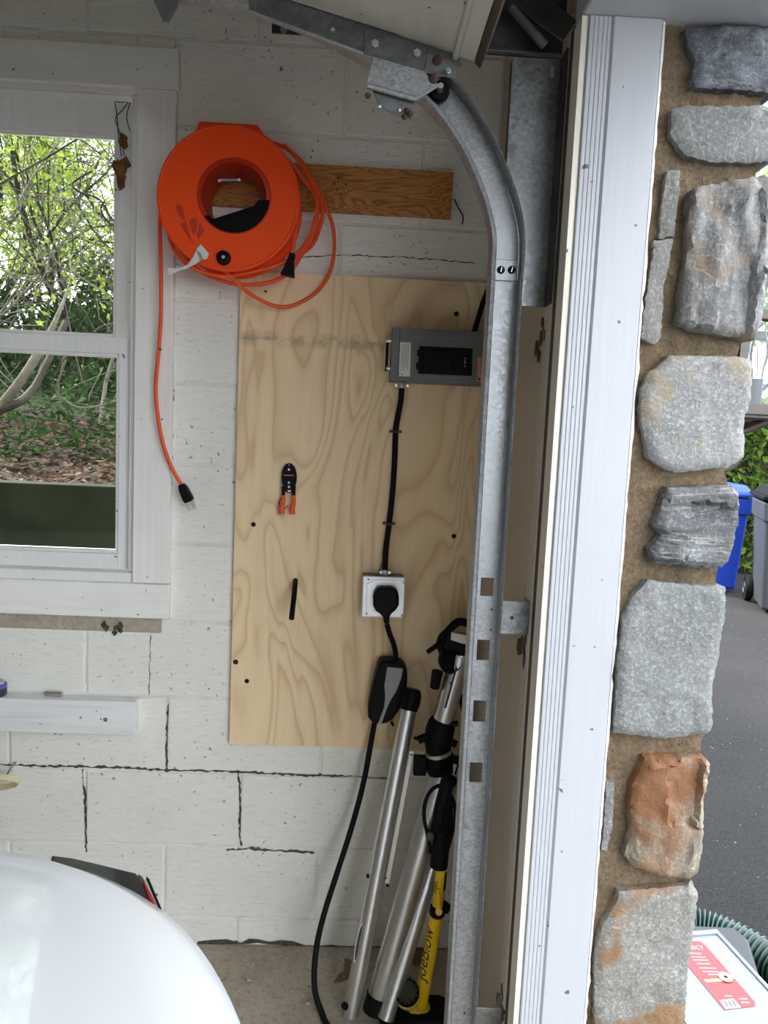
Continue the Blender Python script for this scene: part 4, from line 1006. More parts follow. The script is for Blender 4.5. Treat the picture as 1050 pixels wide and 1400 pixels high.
m = MB()
for k in range(6):
    a0_, b0_ = 258+k*10, 268; a1_, b1_ = 252+k*10, 430+(k % 3)*10
    m.tube([PE(a0_, b0_, YX-.0027), PE(a1_, b1_, YX-.0027)], .00045, 4)
for (a, b) in ((252, 452), (245, 478), (262, 482)):
    p = PE(a, b, YX-.0029); m.box(p.x-.0011, p.x+.0011, YX-.0030, YX-.0027, p.z-.0012, p.z+.0012)
m.build('print', INK, st)
st = MB().prism([PE(a, b, YX-.0026) for a, b in ((797,365),(835,362),(833,535),(795,535))], (0, .0005, 0)).build('danger_label', plain('faded_pink', (.45, .30, .24), .6), bx)
for a in (800, 829): MB().prism([PE(q, b, YX-.0029) for q, b in ((a-4, 370), (a+4, 370), (a+4, 505), (a-4, 505))], (0, .0003, 0)).build('stripe', REDINK, st)
MB().prism([PE(q, b, YX-.0029) for q, b in ((800, 510), (830, 510), (815, 532))], (0, .0003, 0)).build('print', INK, st)
for a, b in ((212, 220), (196, 455)):
    p = PE(a, b, YX+.004); MB().cyl((p.x, YX+.003, p.z), (p.x, YX+.005, p.z), .0015, 8).build('screw', INK, bx)
hg = MB().box(PE(160, 0).x, PE(181, 0).x, YX+.02, YX+.032, PE(170, 455).z, PE(170, 230).z).build('side_latch', BLACK, bx, bevel=.001)
for b in (243, 440):
    p = PE(163, b, YX+.02); MB().tube([(p.x-.005, YX+.018, p.z), (p.x+.006, YX+.018, p.z)], .0042, 10).build('latch_pin', BOLT, hg)
def connector(p, parent, r=.011, h=.014):   # cable clamp connector, p at its top
    m = MB(); m.tube([(p.x, p.y, p.z), (p.x, p.y, p.z-h*.45)], r*1.15, 6); m.tube([(p.x, p.y, p.z-h*.45), (p.x, p.y, p.z-h)], r*.8, 14)
    o = m.build('cable_connector', BOLT, parent)
    for s_ in (-1, 1): MB().tube([(p.x+s_*r*1.25, p.y-.006, p.z-h*.6), (p.x+s_*r*1.25, p.y+.004, p.z-h*.6)], .0034, 8).build('screw', BOLT, o)
    return o
yc = -.055
p = PE(260, 535, yc); connector(Vector((p.x, yc, ez0)), bx)
# armoured black feed between enclosure and outlet
t = thing('power_cable', P(532, 716, -.03), 'black power cable clipped to the plywood between two boxes', 'cable')
MB().tube(spline([(p.x, yc, ez0-.010), P(548, 548, -.048), P(543, 575, -.034), P(541, 592, -.029), P(539, 640, -.030), P(536, 680, -.030), P(532, 716, -.029), P(528, 748, -.034), P(526.5, 773, -.042), P(526, 782, -.042)]), .0072, 12).build('sheath', BLACKR, t, smooth=True)
for a, b in ((541, 590), (532, 716)):
    q = P(a, b, -.03); m = MB(); m.tube([(q.x+math.cos(w_)*.0088, -.0275-math.sin(w_)*.0095, q.z) for w_ in [math.pi*k/10 for k in range(11)]], .003, 6)
    m.box(q.x-.016, q.x-.008, YP-.004, YP-.0002, q.z-.0035, q.z+.0035); m.box(q.x+.008, q.x+.016, YP-.004, YP-.0002, q.z-.0035, q.z+.0035)
    m.build('cable_clip', BINGREY, t)
t2 = MB().tube(spline([P(648, 455, -.055), P(653, 438, -.05), P(661, 412, -.04), P(669, 390, -.03), P(676, 360, -.02), P(683, 300, -.018), P(690, 200, -.018), P(699, 60, -.018), P(702, -60, -.018)]), .0066, 10).build('supply_cable', BLACKR, smooth=True)
tag(t2, 'black supply cable rising from the top of the grey enclosure', 'cable')

# ------------------------------------------------------------------ outlet box and car charger
YO = -.07
def PO(a, b, Y=YO): return P(470+a/8.75, 750+b/8.75, Y)
ob = thing('outlet_box', (PO(490, 830).x, -.045, PO(490, 830).z), 'cast aluminium outlet box on the plywood holding the charger plug', 'outlet box')
o0, o1, oz0, oz1 = PO(243, 0).x, PO(742, 0).x, PO(490, 826).z, PO(490, 335).z
MB().box(o0, o1, YO+.004, YP-.0002, oz0, oz1).build('body', BRKT, ob, bevel=.004)
cv = MB().box(o0-.001, o1+.001, YO-.003, YO+.0038, oz0-.001, oz1+.001).build('cover', SILVER, ob, bevel=.004)
MB().prism([Vector((v.x, YO-.0055, v.z)) for v in [PO(345,365),PO(670,370),PO(690,400),PO(730,430),PO(715,770),PO(660,815),PO(330,805),PO(268,760),PO(275,410),PO(330,395)]], (0, .002, 0)).build('raised_plate', SILVER, cv, bevel=.001)
for a, b in ((296, 365), (718, 384), (275, 770), (690, 790)):
    q = PO(a, b); s_ = MB().lathe((q.x, YO-.0032, q.z), (0, -1, 0), [(.0042, 0), (.004, .0018), (0, .002)], 14).build('screw', BOLT, cv, smooth=True); MB().lathe((q.x, YO-.0052, q.z), (0, -1, 0), [(.0022, 0), (0, .0004)], 8).build('recess', INK, cv)
for a, b in ((398, 437), (615, 447), (365, 730)):
    q = PO(a, b); MB().lathe((q.x, YO-.0056, q.z), (0, -1, 0), [(.0035, 0), (.003, .0018), (0, .002)], 12).build('screw', BOLT, cv, smooth=True)
q = PO(495, 232, -.042); m = MB(); m.tube([(q.x, -.042, oz1), (q.x, -.042, oz1+.012)], .0115, 14); cc = m.build('cable_connector', BOLT, ob)
for s_ in (-1, 1): MB().tube([(q.x+s_*.0105, -.058, oz1+.008), (q.x+s_*.0105, -.040, oz1+.008)], .0038, 8).build('screw', BOLT, cc)

ch = thing('car_charger', P(530, 990, -.06), 'black portable car charger hanging from the outlet box', 'charger')
pl = [(430,470),(590,470),(645,510),(662,580),(660,680),(625,740),(570,785),(548,830),(545,910),(485,915),(470,830),(440,790),(385,755),(352,690),(352,580),(375,510)]
pgo = MB().prism([PO(a, b, YO-.040) for a, b in pl], (0, .0342, 0)).build('plug', BLACK, ch, bevel=.006, seg=3)
MB().tube(spline([PO(515, 905, YO-.022), PO(530, 960, YO-.022), PO(555, 1040, YO-.02), P(538, 880, -.08), P(541, 895, -.07), P(541, 910, -.062)]), .0066, 12).build('lead', BLACKR, ch, smooth=True)
def PB(a, b, Y): return P(490+a/9.545, 880+b/9.545, Y)
YK = -.088
bo = [(290,238),(430,236),(560,258),(635,330),(642,480),(630,600),(575,760),(525,890),(445,1000),(380,1045),(300,1060),(190,1040),(125,985),(128,850),(165,640),(205,480),(250,320)]
bd = MB().prism([PB(a, b, YK) for a, b in bo], (0, .058, 0)).build('control_box', BLACK, ch, bevel=.008, seg=3)
fc = MB().prism([PB(a, b, YK-.0012) for a, b in ((375,305),(582,325),(560,450),(500,610),(430,720),(370,850),(300,1050),(255,1050),(330,850),(350,720),(340,540),(355,450))], (0, .002, 0)).build('face_plate', FACE, bd, bevel=.0006)
for a, b in ((462, 432), (450, 472), (440, 512)):
    q = PB(a, b, YK-.0014); MB().lathe((q.x, YK-.0013, q.z), (0, -1, 0), [(.0010, 0), (0, .0004)], 10).build('indicator', INK, fc)
q = PB(430, 548, YK); MB().lathe((q.x, YK-.0013, q.z), (0, -1, 0), [(.0012, 0), (0, .0005)], 10).build('indicator', WHITE, fc)
MB().tube([PB(430, 1020, -.06), PB(455, 1070, -.06)], .0035, 8).build('cable_hook', BLACK, bd)
g = PZ(452, 1402, .0085)
MB().tube(spline([PB(215, 1020, -.06), P(508, 1010, -.062), P(497, 1070, -.08), P(481, 1130, -.10), P(462, 1190, -.13), P(443, 1250, -.165), P(432, 1300, -.20), P(430, 1350, -.235), P(440, 1385, -.262), (g.x, g.y-.01, .0085), (.08, -.42, .0085), (.08, -.60, .0085), (-.05, -.80, .0085), (-.35, -.86, .0085), (-.8, -.87, .0085)]), .0072, 12).build('cable', BLACKR, ch, smooth=True)

# ------------------------------------------------------------------ folded bike work stand in the corner
ws = thing('work_stand', (.12, -.2, 0), 'folded aluminium bike work stand leaning in the corner', 'work stand')
def tb(a, b, r, name, mat, n=20, parent=None, bevel=0): return MB().cyl(a, b, r, n).build(name, mat, parent or ws, smooth=True)
a0, a1 = P(559, 968, -.115), PZ(479, 1388, .02)
tb(a0, a1, .0205, 'leg', ALU)
d_ = (a0-a1).normalized(); MB().tube([a0-d_*.004, a0+d_*.010, a0+d_*.040, a0+d_*.048], [.0235, .0240, .0240, .019], 20).build('end_cap', BLACK, ws, smooth=True)
for k in range(6):
    an = 6.283*k/6+.3; u_ = d_.orthogonal().normalized(); v_ = d_.cross(u_); o_ = (u_*math.cos(an)+v_*math.sin(an))*.0238
    MB().cyl(a0+d_*.006+o_, a0+d_*.036+o_, .0022, 6).build('grip_rib', BLACK, ws)
MB().tube([a1+d_*.018, a1+d_*.002], [.0215, .0215], 20).build('foot', ALU, ws, smooth=True)
q = a1+d_*.03; MB().lathe(q+Vector((-.018, -.012, 0)), (-.5, -.8, 0), [(.010, 0), (.009, .004), (0, .005)], 14).build('foot_plug', BLACK, ws)
q = a1.lerp(a0, .24); MB().prism([q+d_*(.045*math.cos(w_))+Vector((-.0155+.006*math.sin(w_), -.0150, .0)) for w_ in [6.283*k/20 for k in range(20)]], (0, .004, 0)).build('oval_badge', PAPER, ws)
MB().prism([q+d_*(.040*math.cos(w_))+Vector((-.0155+.0042*math.sin(w_), -.0158, .0)) for w_ in [6.283*k/20 for k in range(20)]], (0, .004, 0)).build('badge_print', INK, ws)
q = a1.lerp(a0, .445)+Vector((-.021, -.004, 0)); MB().lathe(q, (-1, -.3, 0), [(.006, 0), (.005, .004), (0, .005)], 10).build('rivet', BLACK, ws)
b0, b1 = P(606, 1052, -.155), PZ(512, 1385, .01)
db = (b0-b1).normalized()
tb(b0, b1+db*.045, .029, 'main_tube', ALU, 28); tb(b1+db*.045, b1+db*.004, .0315, 'rubber_foot', BLACKR, 24)
q = P(532, 1282, -.205); MB().lathe((q.x, q.y-.010, q.z), (0, -1, 0), [(.006, -.004), (.006, .003), (.0035, .0035), (.0035, .001), (0, .001)], 14).build('screw', BOLT, ws)
# collars and upper mast
b2 = P(596, 1010, -.15); b3 = P(611, 962, -.15); b4 = P(631, 893, -.15)
MB().tube([P(601, 1062, -.152), P(602, 1052, -.152), P(600, 1032, -.152), P(600, 1030, -.152)], [.026, .036, .036, .028], 20).build('lower_collar', BLACK, ws, smooth=True)
MB().tube([P(600, 1031, -.152), P(599, 1026, -.152)], [.0335, .0335], 24).build('ring', ALU, ws, smooth=True)
MB().tube([P(599, 1026, -.15), P(599, 1015, -.15), P(601, 1000, -.15), P(604, 990, -.15), P(606, 984, -.15)], [.031, .034, .036, .034, .029], 20).build('upper_collar', BLACK, ws, smooth=True)
for (c_, e_, r_) in (((583, 1007), (572, 1012), .010), ((613, 990), (626, 989), .007), ((618, 1015), (624, 1018), .009)): MB().cyl(P(*c_, -.165), P(*e_, -.17), r_, 12).build('clamp_screw', BLACK, ws, smooth=True)
MB().tube([P(574, 1010, -.165), P(566, 1009, -.17)], [.006, .003], 8).build('lever', BLACK, ws, smooth=True)
tb(P(605, 988, -.15), b4, .0265, 'mast', ALU, 24)
gv = (b4-P(605, 988, -.15)).normalized()
MB().obox(P(611, 962, -.178).lerp(P(622, 918, -.178), .5)+gv*.0, gv*.052, (.0022, 0, 0), (0, .0016, 0)).build('groove', INK, ws)
q = P(616.5, 934, -.180); MB().lathe(q, (0, -1, 0), [(.0035, 0), (.003, .002), (0, .002)], 8).build('screw', INK, ws)
MB().cyl(P(632, 945, -.125), P(641, 905, -.125), .020, 20).build('second_mast', ALU, ws, smooth=True)
# clamp head
hd2 = MB(); hc = P(622, 893, -.150)
hd2.lathe(P(618, 903, -.16), (0.1, -1, .05), [(0, -.035), (.024, -.032), (.032, -.015), (.033, .008), (.024, .016), (.020, .019), (.019, .013), (0, .012)], 24)
hd2.build('pivot_head', BLACK, ws, smooth=True)
MB().lathe(P(617, 909, -.178), (0, -1, 0), [(.0075, 0), (.006, .004), (0, .005)], 16).build('pivot_bolt', BLACKR, ws, smooth=True)
MB().obox(P(623, 878, -.15), (.030, 0, -.004), (0, .020, 0), (.006, 0, .022)).build('jaw', BLACK, ws, bevel=.006)
MB().prism([P(a, b, -.173) for a, b in ((617, 864), (643, 869), (641, 882), (631, 880), (616, 875))], (0, .01, 0)).build('jaw_band', ALU, ws, bevel=.002)
MB().tube(spline([P(609, 868, -.15), P(618, 857, -.15), P(628, 850, -.15), P(642, 853, -.15)]), [.010]*25, 12).build('jaw_top', BLACK, ws, smooth=True)
MB().tube(spline([P(617, 862, -.16), P(606, 868, -.165), P(601, 880, -.17), P(605, 893, -.17)]), .0085, 10).build('yoke', BLACK, ws, smooth=True)
MB().tube([P(606, 876, -.17), P(595, 884, -.18), P(584, 892, -.18)], [.008, .006, .0055], 10).build('cam_lever', BLACK, ws, smooth=True)
MB().tube([P(598, 918, -.16), P(594, 940, -.155)], [.014, .012], 10).build('adjust_knob', BLACK, ws, smooth=True)
# third leg behind and flat stays
c0_, c1_ = P(643, 1020, -.07), PZ(527, 1392, .02)
tb(c0_, c1_, .0205, 'leg', ALU); dc = (c0_-c1_).normalized()
MB().tube([c0_-dc*.004, c0_+dc*.02], [.0215, .0215], 18).build('end_cap', BLACK, ws, smooth=True)
MB().tube([P(634, 945, -.10), P(640, 975, -.10)], [.019, .016], 14).build('hinge_block', BLACK, ws, smooth=True)
def stay(pa, pb, wd, name='stay'):
    dv = (pb-pa).normalized(); sd_ = dv.cross(Vector((0, 1, 0))).normalized()
    return MB().obox(pa.lerp(pb, .5), (pb-pa)*.5, sd_*wd, Vector((0, .002, 0))).build(name, ALU, ws, bevel=.001)
s1 = stay(P(563, 1027, -.150), P(529, 1208, -.175), .006); q = P(562.5, 1032, -.154); MB().lathe(q, (0, -1, 0), [(.003, 0), (0, .0012)], 8).build('hole', INK, s1)
MB().obox(P(529, 1205, -.172), (.003, 0, -.012), (0, .004, 0), (.003, 0, .001)).build('stay_end', BLACK, ws)
s2 = stay(P(592, 1148, -.20), P(564, 1226, -.205), .0065); MB().obox(P(564, 1226, -.203), (.003, 0, -.006), (0, .004, 0), (.005, 0, .001)).build('stay_end', BLACK, s2)
MB().obox(P(574, 1046, -.155), (.016, 0, 0), (0, .012, 0), (0, 0, .024)).build('hinge_bracket', BLACK, ws, bevel=.004)
MB().obox(P(620, 1046, -.155), (.012, 0, 0), (0, .012, 0), (.006, 0, .022)).build('hinge_bracket', BLACK, ws, bevel=.004)
stay(P(622, 1044, -.165), P(612, 1076, -.18), .006)

# ------------------------------------------------------------------ floor pump
YU = -.245
pb0, pb1 = P(574, 1378, YU), P(597, 1250, YU); pt1 = P(603, 1184, YU)
fp = thing('floor_pump', (pb0.x, YU, 0), 'yellow bicycle floor pump with black handle and hose', 'pump')
dv = (pb1-pb0).normalized()
RB = .0165
MB().cyl(pb0, pb1, RB, 28).build('barrel', YELLOW, fp, smooth=True)
MB().cyl(pb1, pt1, .0125, 24).build('upper_barrel', YELLOW, fp, smooth=True)
cl = MB().tube([pb1-dv*.004, pb1+dv*.004, pb1+dv*.018, pb1+dv*.022], [.016, .0195, .0195, .015], 20).build('collar', BLACK, fp, smooth=True)
MB().cyl(P(606, 1238, YU), P(613, 1243, YU), .012, 14).build('hose_mount', BLACK, fp, smooth=True)
MB().tube(spline([P(600, 1245, YU-.022), P(599.5, 1232, YU-.022), P(599, 1215, YU-.016)]), [.0055+.0*i for i in range(17)], 8).build('lever', YELLOW, fp, smooth=True)
MB().tube([P(600, 1247, YU-.030), P(600, 1245, YU-.016)], .008, 12).build('lever_hub', YELLOW, fp, smooth=True)
# black twin head and handle
h0, h1 = P(600, 1182, YU), P(609, 1090, YU); hv = (h1-h0).normalized()
MB().tube([h0-hv*.004, h0+hv*.02, h0+hv*.07, h0+hv*.12, h1], [.0215, .0215, .020, .022, .018], 16).build('handle', BLACK, fp, smooth=True)
MB().tube(spline([P(598, 1135, YU-.01), P(603, 1105, YU-.012), P(609, 1080, YU-.01), P(612, 1068, YU-.005), P(618, 1070, YU)]), .016, 14).build('handle_grip', BLACK, fp, smooth=True)
MB().lathe(P(588, 1143, YU-.012), (0, -1, .2), [(.0105, -.02), (.0105, .004), (.008, .006), (0, .006)], 16).build('valve_knob', BINGREY, fp, smooth=True)
MB().tube(spline([P(603, 1073, YU), P(590, 1080, YU-.01), P(581, 1098, YU-.012), P(580, 1120, YU-.01), P(585, 1142, YU-.006), P(589, 1165, YU)]), .0046, 10).build('hose', BLACKR, fp, smooth=True)
MB().tube(spline([P(614, 1085, YU), P(620, 1095, YU), P(622.5, 1112, YU), P(619, 1135, YU), P(611, 1165, YU), P(606, 1190, YU+.012), P(605, 1215, YU+.012), P(605, 1240, YU+.012)]), .0048, 10).build('hose', BLACKR, fp, smooth=True)
MB().cyl(P(606, 1193, YU), P(604, 1216, YU), .009, 12).build('hose_end', BLACK, fp, smooth=True)
# gauge on its yellow bracket, base
gc = P(556, 1356, YU-.02); gn = Vector((-.15, -.62, .78)).normalized()
gg = MB().lathe(gc, gn, [(0, -.02), (.024, -.02), (.030, -.008), (.030, .004), (.027, .008), (.0245, .008), (.024, .003), (0, .003)], 30).build('gauge', BLACK, fp, smooth=True)
MB().lathe(gc, gn, [(.0235, .0036), (0, .0036)], 24).build('dial', plain('gauge_dial', (.035, .04, .025), .15), gg)
for k in range(14):
    w_ = 6.283*k/14; u_ = gn.orthogonal().normalized(); v_ = gn.cross(u_); q = gc+gn*.0082+(u_*math.cos(w_)+v_*math.sin(w_))*.0265
    MB().lathe(q, gn, [(.0009, 0), (0, .0006)], 5).build('tick', PAPER, gg)
MB().lathe(gc, gn, [(.022, -.046), (.030, -.044), (.0315, -.0215), (.028, -.0205)], 30).build('gauge_ring', YELLOW2, fp, smooth=True)
g0_ = gc-gn*.034; g1_ = P(574, 1386, YU-.004)
MB().obox(g0_.lerp(g1_, .55)+Vector((0, -.006, -.004)), (g1_-g0_)*.5, (0, .014, 0), Vector((.006, 0, .012))).build('gauge_bracket', YELLOW2, fp, bevel=.005)
MB().tube([P(577, 1374, YU), P(575, 1386, YU)], [.0195, .0215], 24).build('barrel_foot', YELLOW2, fp, smooth=True)
fz = P(574, 1392, YU); MB().tube([(fz.x, YU, fz.z+.004), (fz.x-.002, YU, fz.z-.02), (fz.x-.004, YU, .02)], [.021, .021, .024], 20).build('foot_column', BLACK, fp, smooth=True)
MB().prism([(fz.x-.10, YU-.03, .0005), (fz.x-.05, YU-.045, .0005), (fz.x+.05, YU-.045, .0005), (fz.x+.075, YU-.03, .0005), (fz.x+.075, YU+.03, .0005), (fz.x+.05, YU+.045, .0005), (fz.x-.05, YU+.045, .0005), (fz.x-.10, YU+.03, .0005)], (0, 0, .022)).build('base', BLACK, fp, bevel=.004)
MB().obox(Vector((fz.x-.055, YU-.01, fz.z-.002)), (.022, 0, .006), (0, .02, 0), (0, 0, .018)).build('foot_block', BLACK, fp, bevel=.004)
sidev = dv.cross(Vector((0, -1, 0))).normalized(); nrm_ = Vector((-.80, -.60, 0)).normalized()
rt_ = dv; up_l = nrm_.cross(rt_).normalized()
mid = pb0.lerp(pb1, .62); 
lettering('JoeBlow', .040, mid+nrm_*(RB+.0003), rt_, up_l, INK, fp, wrap=RB+.0003, shear=.25)
mid2 = pb1.lerp(pt1, .66); lettering('Sport', .020, mid2+nrm_*(.0128), rt_, up_l, INK, fp, wrap=.0128, shear=.25)

# ------------------------------------------------------------------ white car
YCAR = -2.0
car = thing('white_car', (-2.2, YCAR, 0), 'white car parked nose in with its rear corner in view', 'car')
def car_outline(hw, xr, xn, a=.60, ex=3.0, n=72):
    pts = []
    for i in range(n+1):                 # rear right round to rear left
        th = -math.pi/2+math.pi*i/n
        cx = abs(math.cos(th))**(2/ex); sy = math.copysign(abs(math.sin(th))**(2/ex), math.sin(th))
        pts.append((xr-a+a*cx, YCAR+hw*sy))
    an = .9
    for i in range(n+1):
        th = math.pi/2+math.pi*i/n
        cx = -abs(math.cos(th))**(2/2.6); sy = math.copysign(abs(math.sin(th))**(2/2.6), math.sin(th))
        pts.append((xn+an+an*cx, YCAR+hw*sy))
    return pts
def layers(rows, name, mat, cap=True, **kw):
    m = MB(); vs = []; n = None
    for (z, hw, xr, xn) in rows:
        o = car_outline(hw, xr, xn); n = len(o); vs += [(x, y, z) for x, y in o]
    fs = []
    for r in range(len(rows)-1):
        for i in range(n):
            j = (i+1) % n; fs.append((r*n+i, r*n+j, (r+1)*n+j, (r+1)*n+i))
    if cap: fs.append(tuple((len(rows)-1)*n+i for i in range(n)))
    fs.append(tuple(range(n-1, -1, -1)))
    return m.add(vs, fs).build(name, mat, car, smooth=True, **kw)
layers([(.22, .86, .02, -4.45), (.34, .915, .07, -4.52), (.55, .93, .08, -4.55), (.74, .945, .05, -4.5), (.84, .945, .015, -4.45), (.885, .935, .002, -4.4), (.905, .915, -.018, -4.35), (.918, .87, -.06, -4.25), (.930, .74, -.17, -4.05), (.940, .5, -.36, -3.8)], 'body', CARW)
layers([(.90, .80, -.55, -3.25), (1.10, .745, -.85, -2.95), (1.30, .66, -1.30, -2.5), (1.385, .60, -1.55, -2.35)], 'windows', CARGLASS)
layers([(1.372, .625, -1.45, -2.40), (1.40, .60, -1.52, -2.38), (1.425, .46, -1.66, -2.25)], 'roof', CARW)
for x in (-.85, -3.65):
    for y in (YCAR-.80, YCAR+.80):
        wl = MB().lathe((x, y-.11, .325), (0, 1, 0), [(.20, 0), (.30, .0), (.325, .03), (.325, .19), (.30, .22), (.20, .22)], 36).build('wheel', TYRE, car, smooth=True)
        MB().lathe((x, y-.10, .325), (0, 1, 0), [(0, .0), (.20, .0), (.20, .20), (0, .20)], 24).build('rim', SILVER, wl)
ZL = .884
def lampoly(pxs, name, mat, zt=ZL, h=.13): return MB().prism([PZ(a, b, zt) for a, b in pxs], (0, 0, -h)).build(name, mat, car, bevel=.003)
tl = lampoly([(70, 1168), (100, 1172), (135, 1180), (186, 1192.5), (197, 1206), (210, 1236), (150, 1245), (60, 1240)], 'tail_lamp', CARB)
lampoly([(188, 1193), (196, 1196), (222, 1248), (180, 1260), (211.5, 1236), (199, 1206)], 'lamp_lens', LAMPC, ZL-.002)
lampoly([(194, 1204.5), (198.5, 1206.5), (211.5, 1236), (208.5, 1240)], 'red_lens', LAMPR, ZL+.002, .10)
lampoly([(199.5, 1197), (204, 1200.5), (226, 1253), (222, 1253)], 'lamp_gasket', BLACKR, ZL-.0005)

# ------------------------------------------------------------------ outside the door
lan = thing('wall_lantern', (.78, -.50, 1.40), 'large bronze wall lantern with clear glass on the outer stone face', 'lantern')
l0, l1, ly0, ly1 = .655, .915, -.63, -.37
zA, zB, zC = P(1040, 560, ly0).z, P(1040, 430, ly0).z, P(1040, 338, ly0).z
def frame_ring(z0, z1, g, name): 
    m = MB(); t_ = .014
    m.box(l0-g, l1+g, ly0-g, ly0+t_, z0, z1); m.box(l0-g, l1+g, ly1-t_, ly1+g, z0, z1); m.box(l0-g, l0+t_, ly0+t_, ly1-t_, z0, z1); m.box(l1-t_, l1+g, ly0+t_, ly1-t_, z0, z1)
    return m.build(name, BRONZE, lan, bevel=.002)
frame_ring(zA-.010, zA+.010, .008, 'bottom_frame'); frame_ring(zB-.009, zB+.009, .006, 'middle_frame'); frame_ring(zC-.012, zC+.030, .008, 'top_frame')
for x in (l0+.006, l1-.006):
    for y in (ly0+.006, ly1-.006): MB().box(x-.006, x+.006, y-.006, y+.006, zA+.0102, zC-.012).build('corner_bar', BRONZE, lan)
for (za, zb) in ((zA+.010, zB-.009), (zB+.009, zC-.012)):
    MB().box(l0+.012, l1-.012, ly0+.005, ly0+.008, za, zb).build('pane', LGLASS, lan); MB().box(l0+.012, l1-.012, ly1-.008, ly1-.005, za, zb).build('pane', LGLASS, lan)
    MB().box(l0+.005, l0+.008, ly0+.012, ly1-.012, za, zb).build('pane', LGLASS, lan); MB().box(l1-.008, l1-.005, ly0+.012, ly1-.012, za, zb).build('pane', LGLASS, lan)
cxl, cyl_ = (l0+l1)/2, (ly0+ly1)/2
m = MB(); zt = zC+.030; b_ = [(l0-.02, ly0-.02, zt), (l1+.02, ly0-.02, zt), (l1+.02, ly1+.02, zt), (l0-.02, ly1+.02, zt)]; t_ = [(cxl-.05, cyl_-.05, zt+.10), (cxl+.05, cyl_-.05, zt+.10), (cxl+.05, cyl_+.05, zt+.10), (cxl-.05, cyl_+.05, zt+.10)]
m.add(b_+t_, [(3, 2, 1, 0), (4, 5, 6, 7), (0, 1, 5, 4), (1, 2, 6, 5), (2, 3, 7, 6), (3, 0, 4, 7)]); m.build('cap', BRONZE, lan, bevel=.003)
MB().box(l0, l1, ly0, ly1, zA-.014, zA-.0102).build('floor_plate', BRONZE, lan)
for dx in (-.05, .05):
    bx_ = cxl+dx; MB().cyl((bx_, cyl_-.04, zA-.01), (bx_, cyl_-.04, zA+.06), .012, 14).build('candle_sleeve', BINGREY, lan, smooth=True)
    MB().lathe((bx_, cyl_-.04, zA+.06), (0, 0, 1), [(.010, 0), (.011, .015), (.017, .04), (.016, .06), (.008, .09), (0, .11)], 18).build('bulb', BULB, lan, smooth=True)
    MB().tube([(bx_, cyl_-.04, zA+.065), (bx_-.004, cyl_-.04, zA+.12), (bx_+.004, cyl_-.04, zA+.125)], .0012, 5).build('filament', REDINK, lan)
MB().box(.6155, .632, -.56, -.44, zA-.15, zB).build('wall_plate', BRONZE, lan, bevel=.003)
MB().tube(spline([(.630, -.50, zA-.12), (.68, -.50, zA-.06), (.74, -.50, zA-.035), (cxl, -.50, zA-.014)]), .009, 10).build('arm', BRONZE, lan, smooth=True)
sc0 = Vector((.690, -.52, zA-.075)); MB().tube([sc0+Vector((math.cos(w_)*(.034-.003*w_), 0, math.sin(w_)*(.034-.003*w_))) for w_ in [k*.25-1.6 for k in range(26)]], .007, 8).build('scroll', BRONZE, lan, smooth=True)
MB().tube(spline([(.634, -.50, zA-.03), (.66, -.50, zA-.05), (.70, -.50, zA-.05), (.76, -.50, zA-.02)]), .006, 8).build('scroll', BRONZE, lan, smooth=True)

def wheelie_bin(name, c, w, d, h, mat, lidm, lab, rz):
    t = thing(name, (c[0], c[1], -.01), lab, 'bin'); z0 = -.01; M = Matrix.Rotation(rz, 3, 'Z'); C_ = Vector((c[0], c[1], z0))
    def T(m):
        m.v = [C_+M @ v for v in m.v]; return m
    def tap(w0, d0, z0_, w1, d1, z1_): 
        m = MB(); m.add([(-w0,-d0,z0_),(w0,-d0,z0_),(w0,d0,z0_),(-w0,d0,z0_),(-w1,-d1,z1_),(w1,-d1,z1_),(w1,d1,z1_),(-w1,d1,z1_)], [(0,3,2,1),(4,5,6,7),(0,1,5,4),(1,2,6,5),(2,3,7,6),(3,0,4,7)]); return m
    b = T(tap(w*.40, d*.36, .03, w*.48, d*.46, h*.86)).build('body', mat, t, bevel=.03, seg=3)
    T(tap(w*.485, d*.47, h*.72, w*.5, d*.485, h*.865)).build('collar', mat, t, bevel=.012)
    for s_ in (-.30, 0, .30): T(tap(w*.018, d*.01, 0, w*.018, d*.01, h*.62).add([], [])).v if 0 else None
    l_ = T(tap(w*.53, d*.53, h*.885, w*.53, d*.53, h*.915)).build('lid_rim', lidm, t, bevel=.008)
    T(tap(w*.50, d*.50, h*.915, w*.40, d*.40, h*.985)).build('lid', lidm, t, bevel=.015)
    m = MB(); m.cyl((-w*.4, d*.55, h*.86), (w*.4, d*.55, h*.86), .016, 10); T(m).build('handle', mat, t, smooth=True)
    for s_ in (-1, 1):
        m = MB(); m.lathe((s_*w*.46-.03, d*.38, .12), (1, 0, 0), [(0, 0), (.06, 0), (.115, .005), (.12, .02), (.12, .045), (.115, .06), (.06, .06), (0, .06)], 24); wl = T(m).build('wheel', BLACKR, t, smooth=True)
        m = MB(); m.lathe((s_*w*.46-.034, d*.38, .12), (1, 0, 0), [(.05, 0), (.045, .068), (0, .068)], 12); T(m).build('hub_cap', BOLT, wl)
    return t, C_, M
rb_x = P(1037, 700, 5.10).x
tb1, C1, M1 = wheelie_bin('recycling_bin', (rb_x-.31, 5.45), .60, .66, 1.06, BLUE, BLUE, 'bright blue wheeled recycling bin on the driveway', -.15)
gb_x = P(1027, 780, 4.5).x
tb2, C2, M2 = wheelie_bin('rubbish_bin', (gb_x+.38, 4.50), .68, .76, 1.10, BINGREY, BINBLK, 'dark grey wheeled rubbish bin with white lettering', -.35)
fr_ = M2 @ Vector((0, -1, 0)); rx = M2 @ Vector((1, 0, 0)); tilt = (Vector((0, 0, 1))+fr_*.10).normalized()
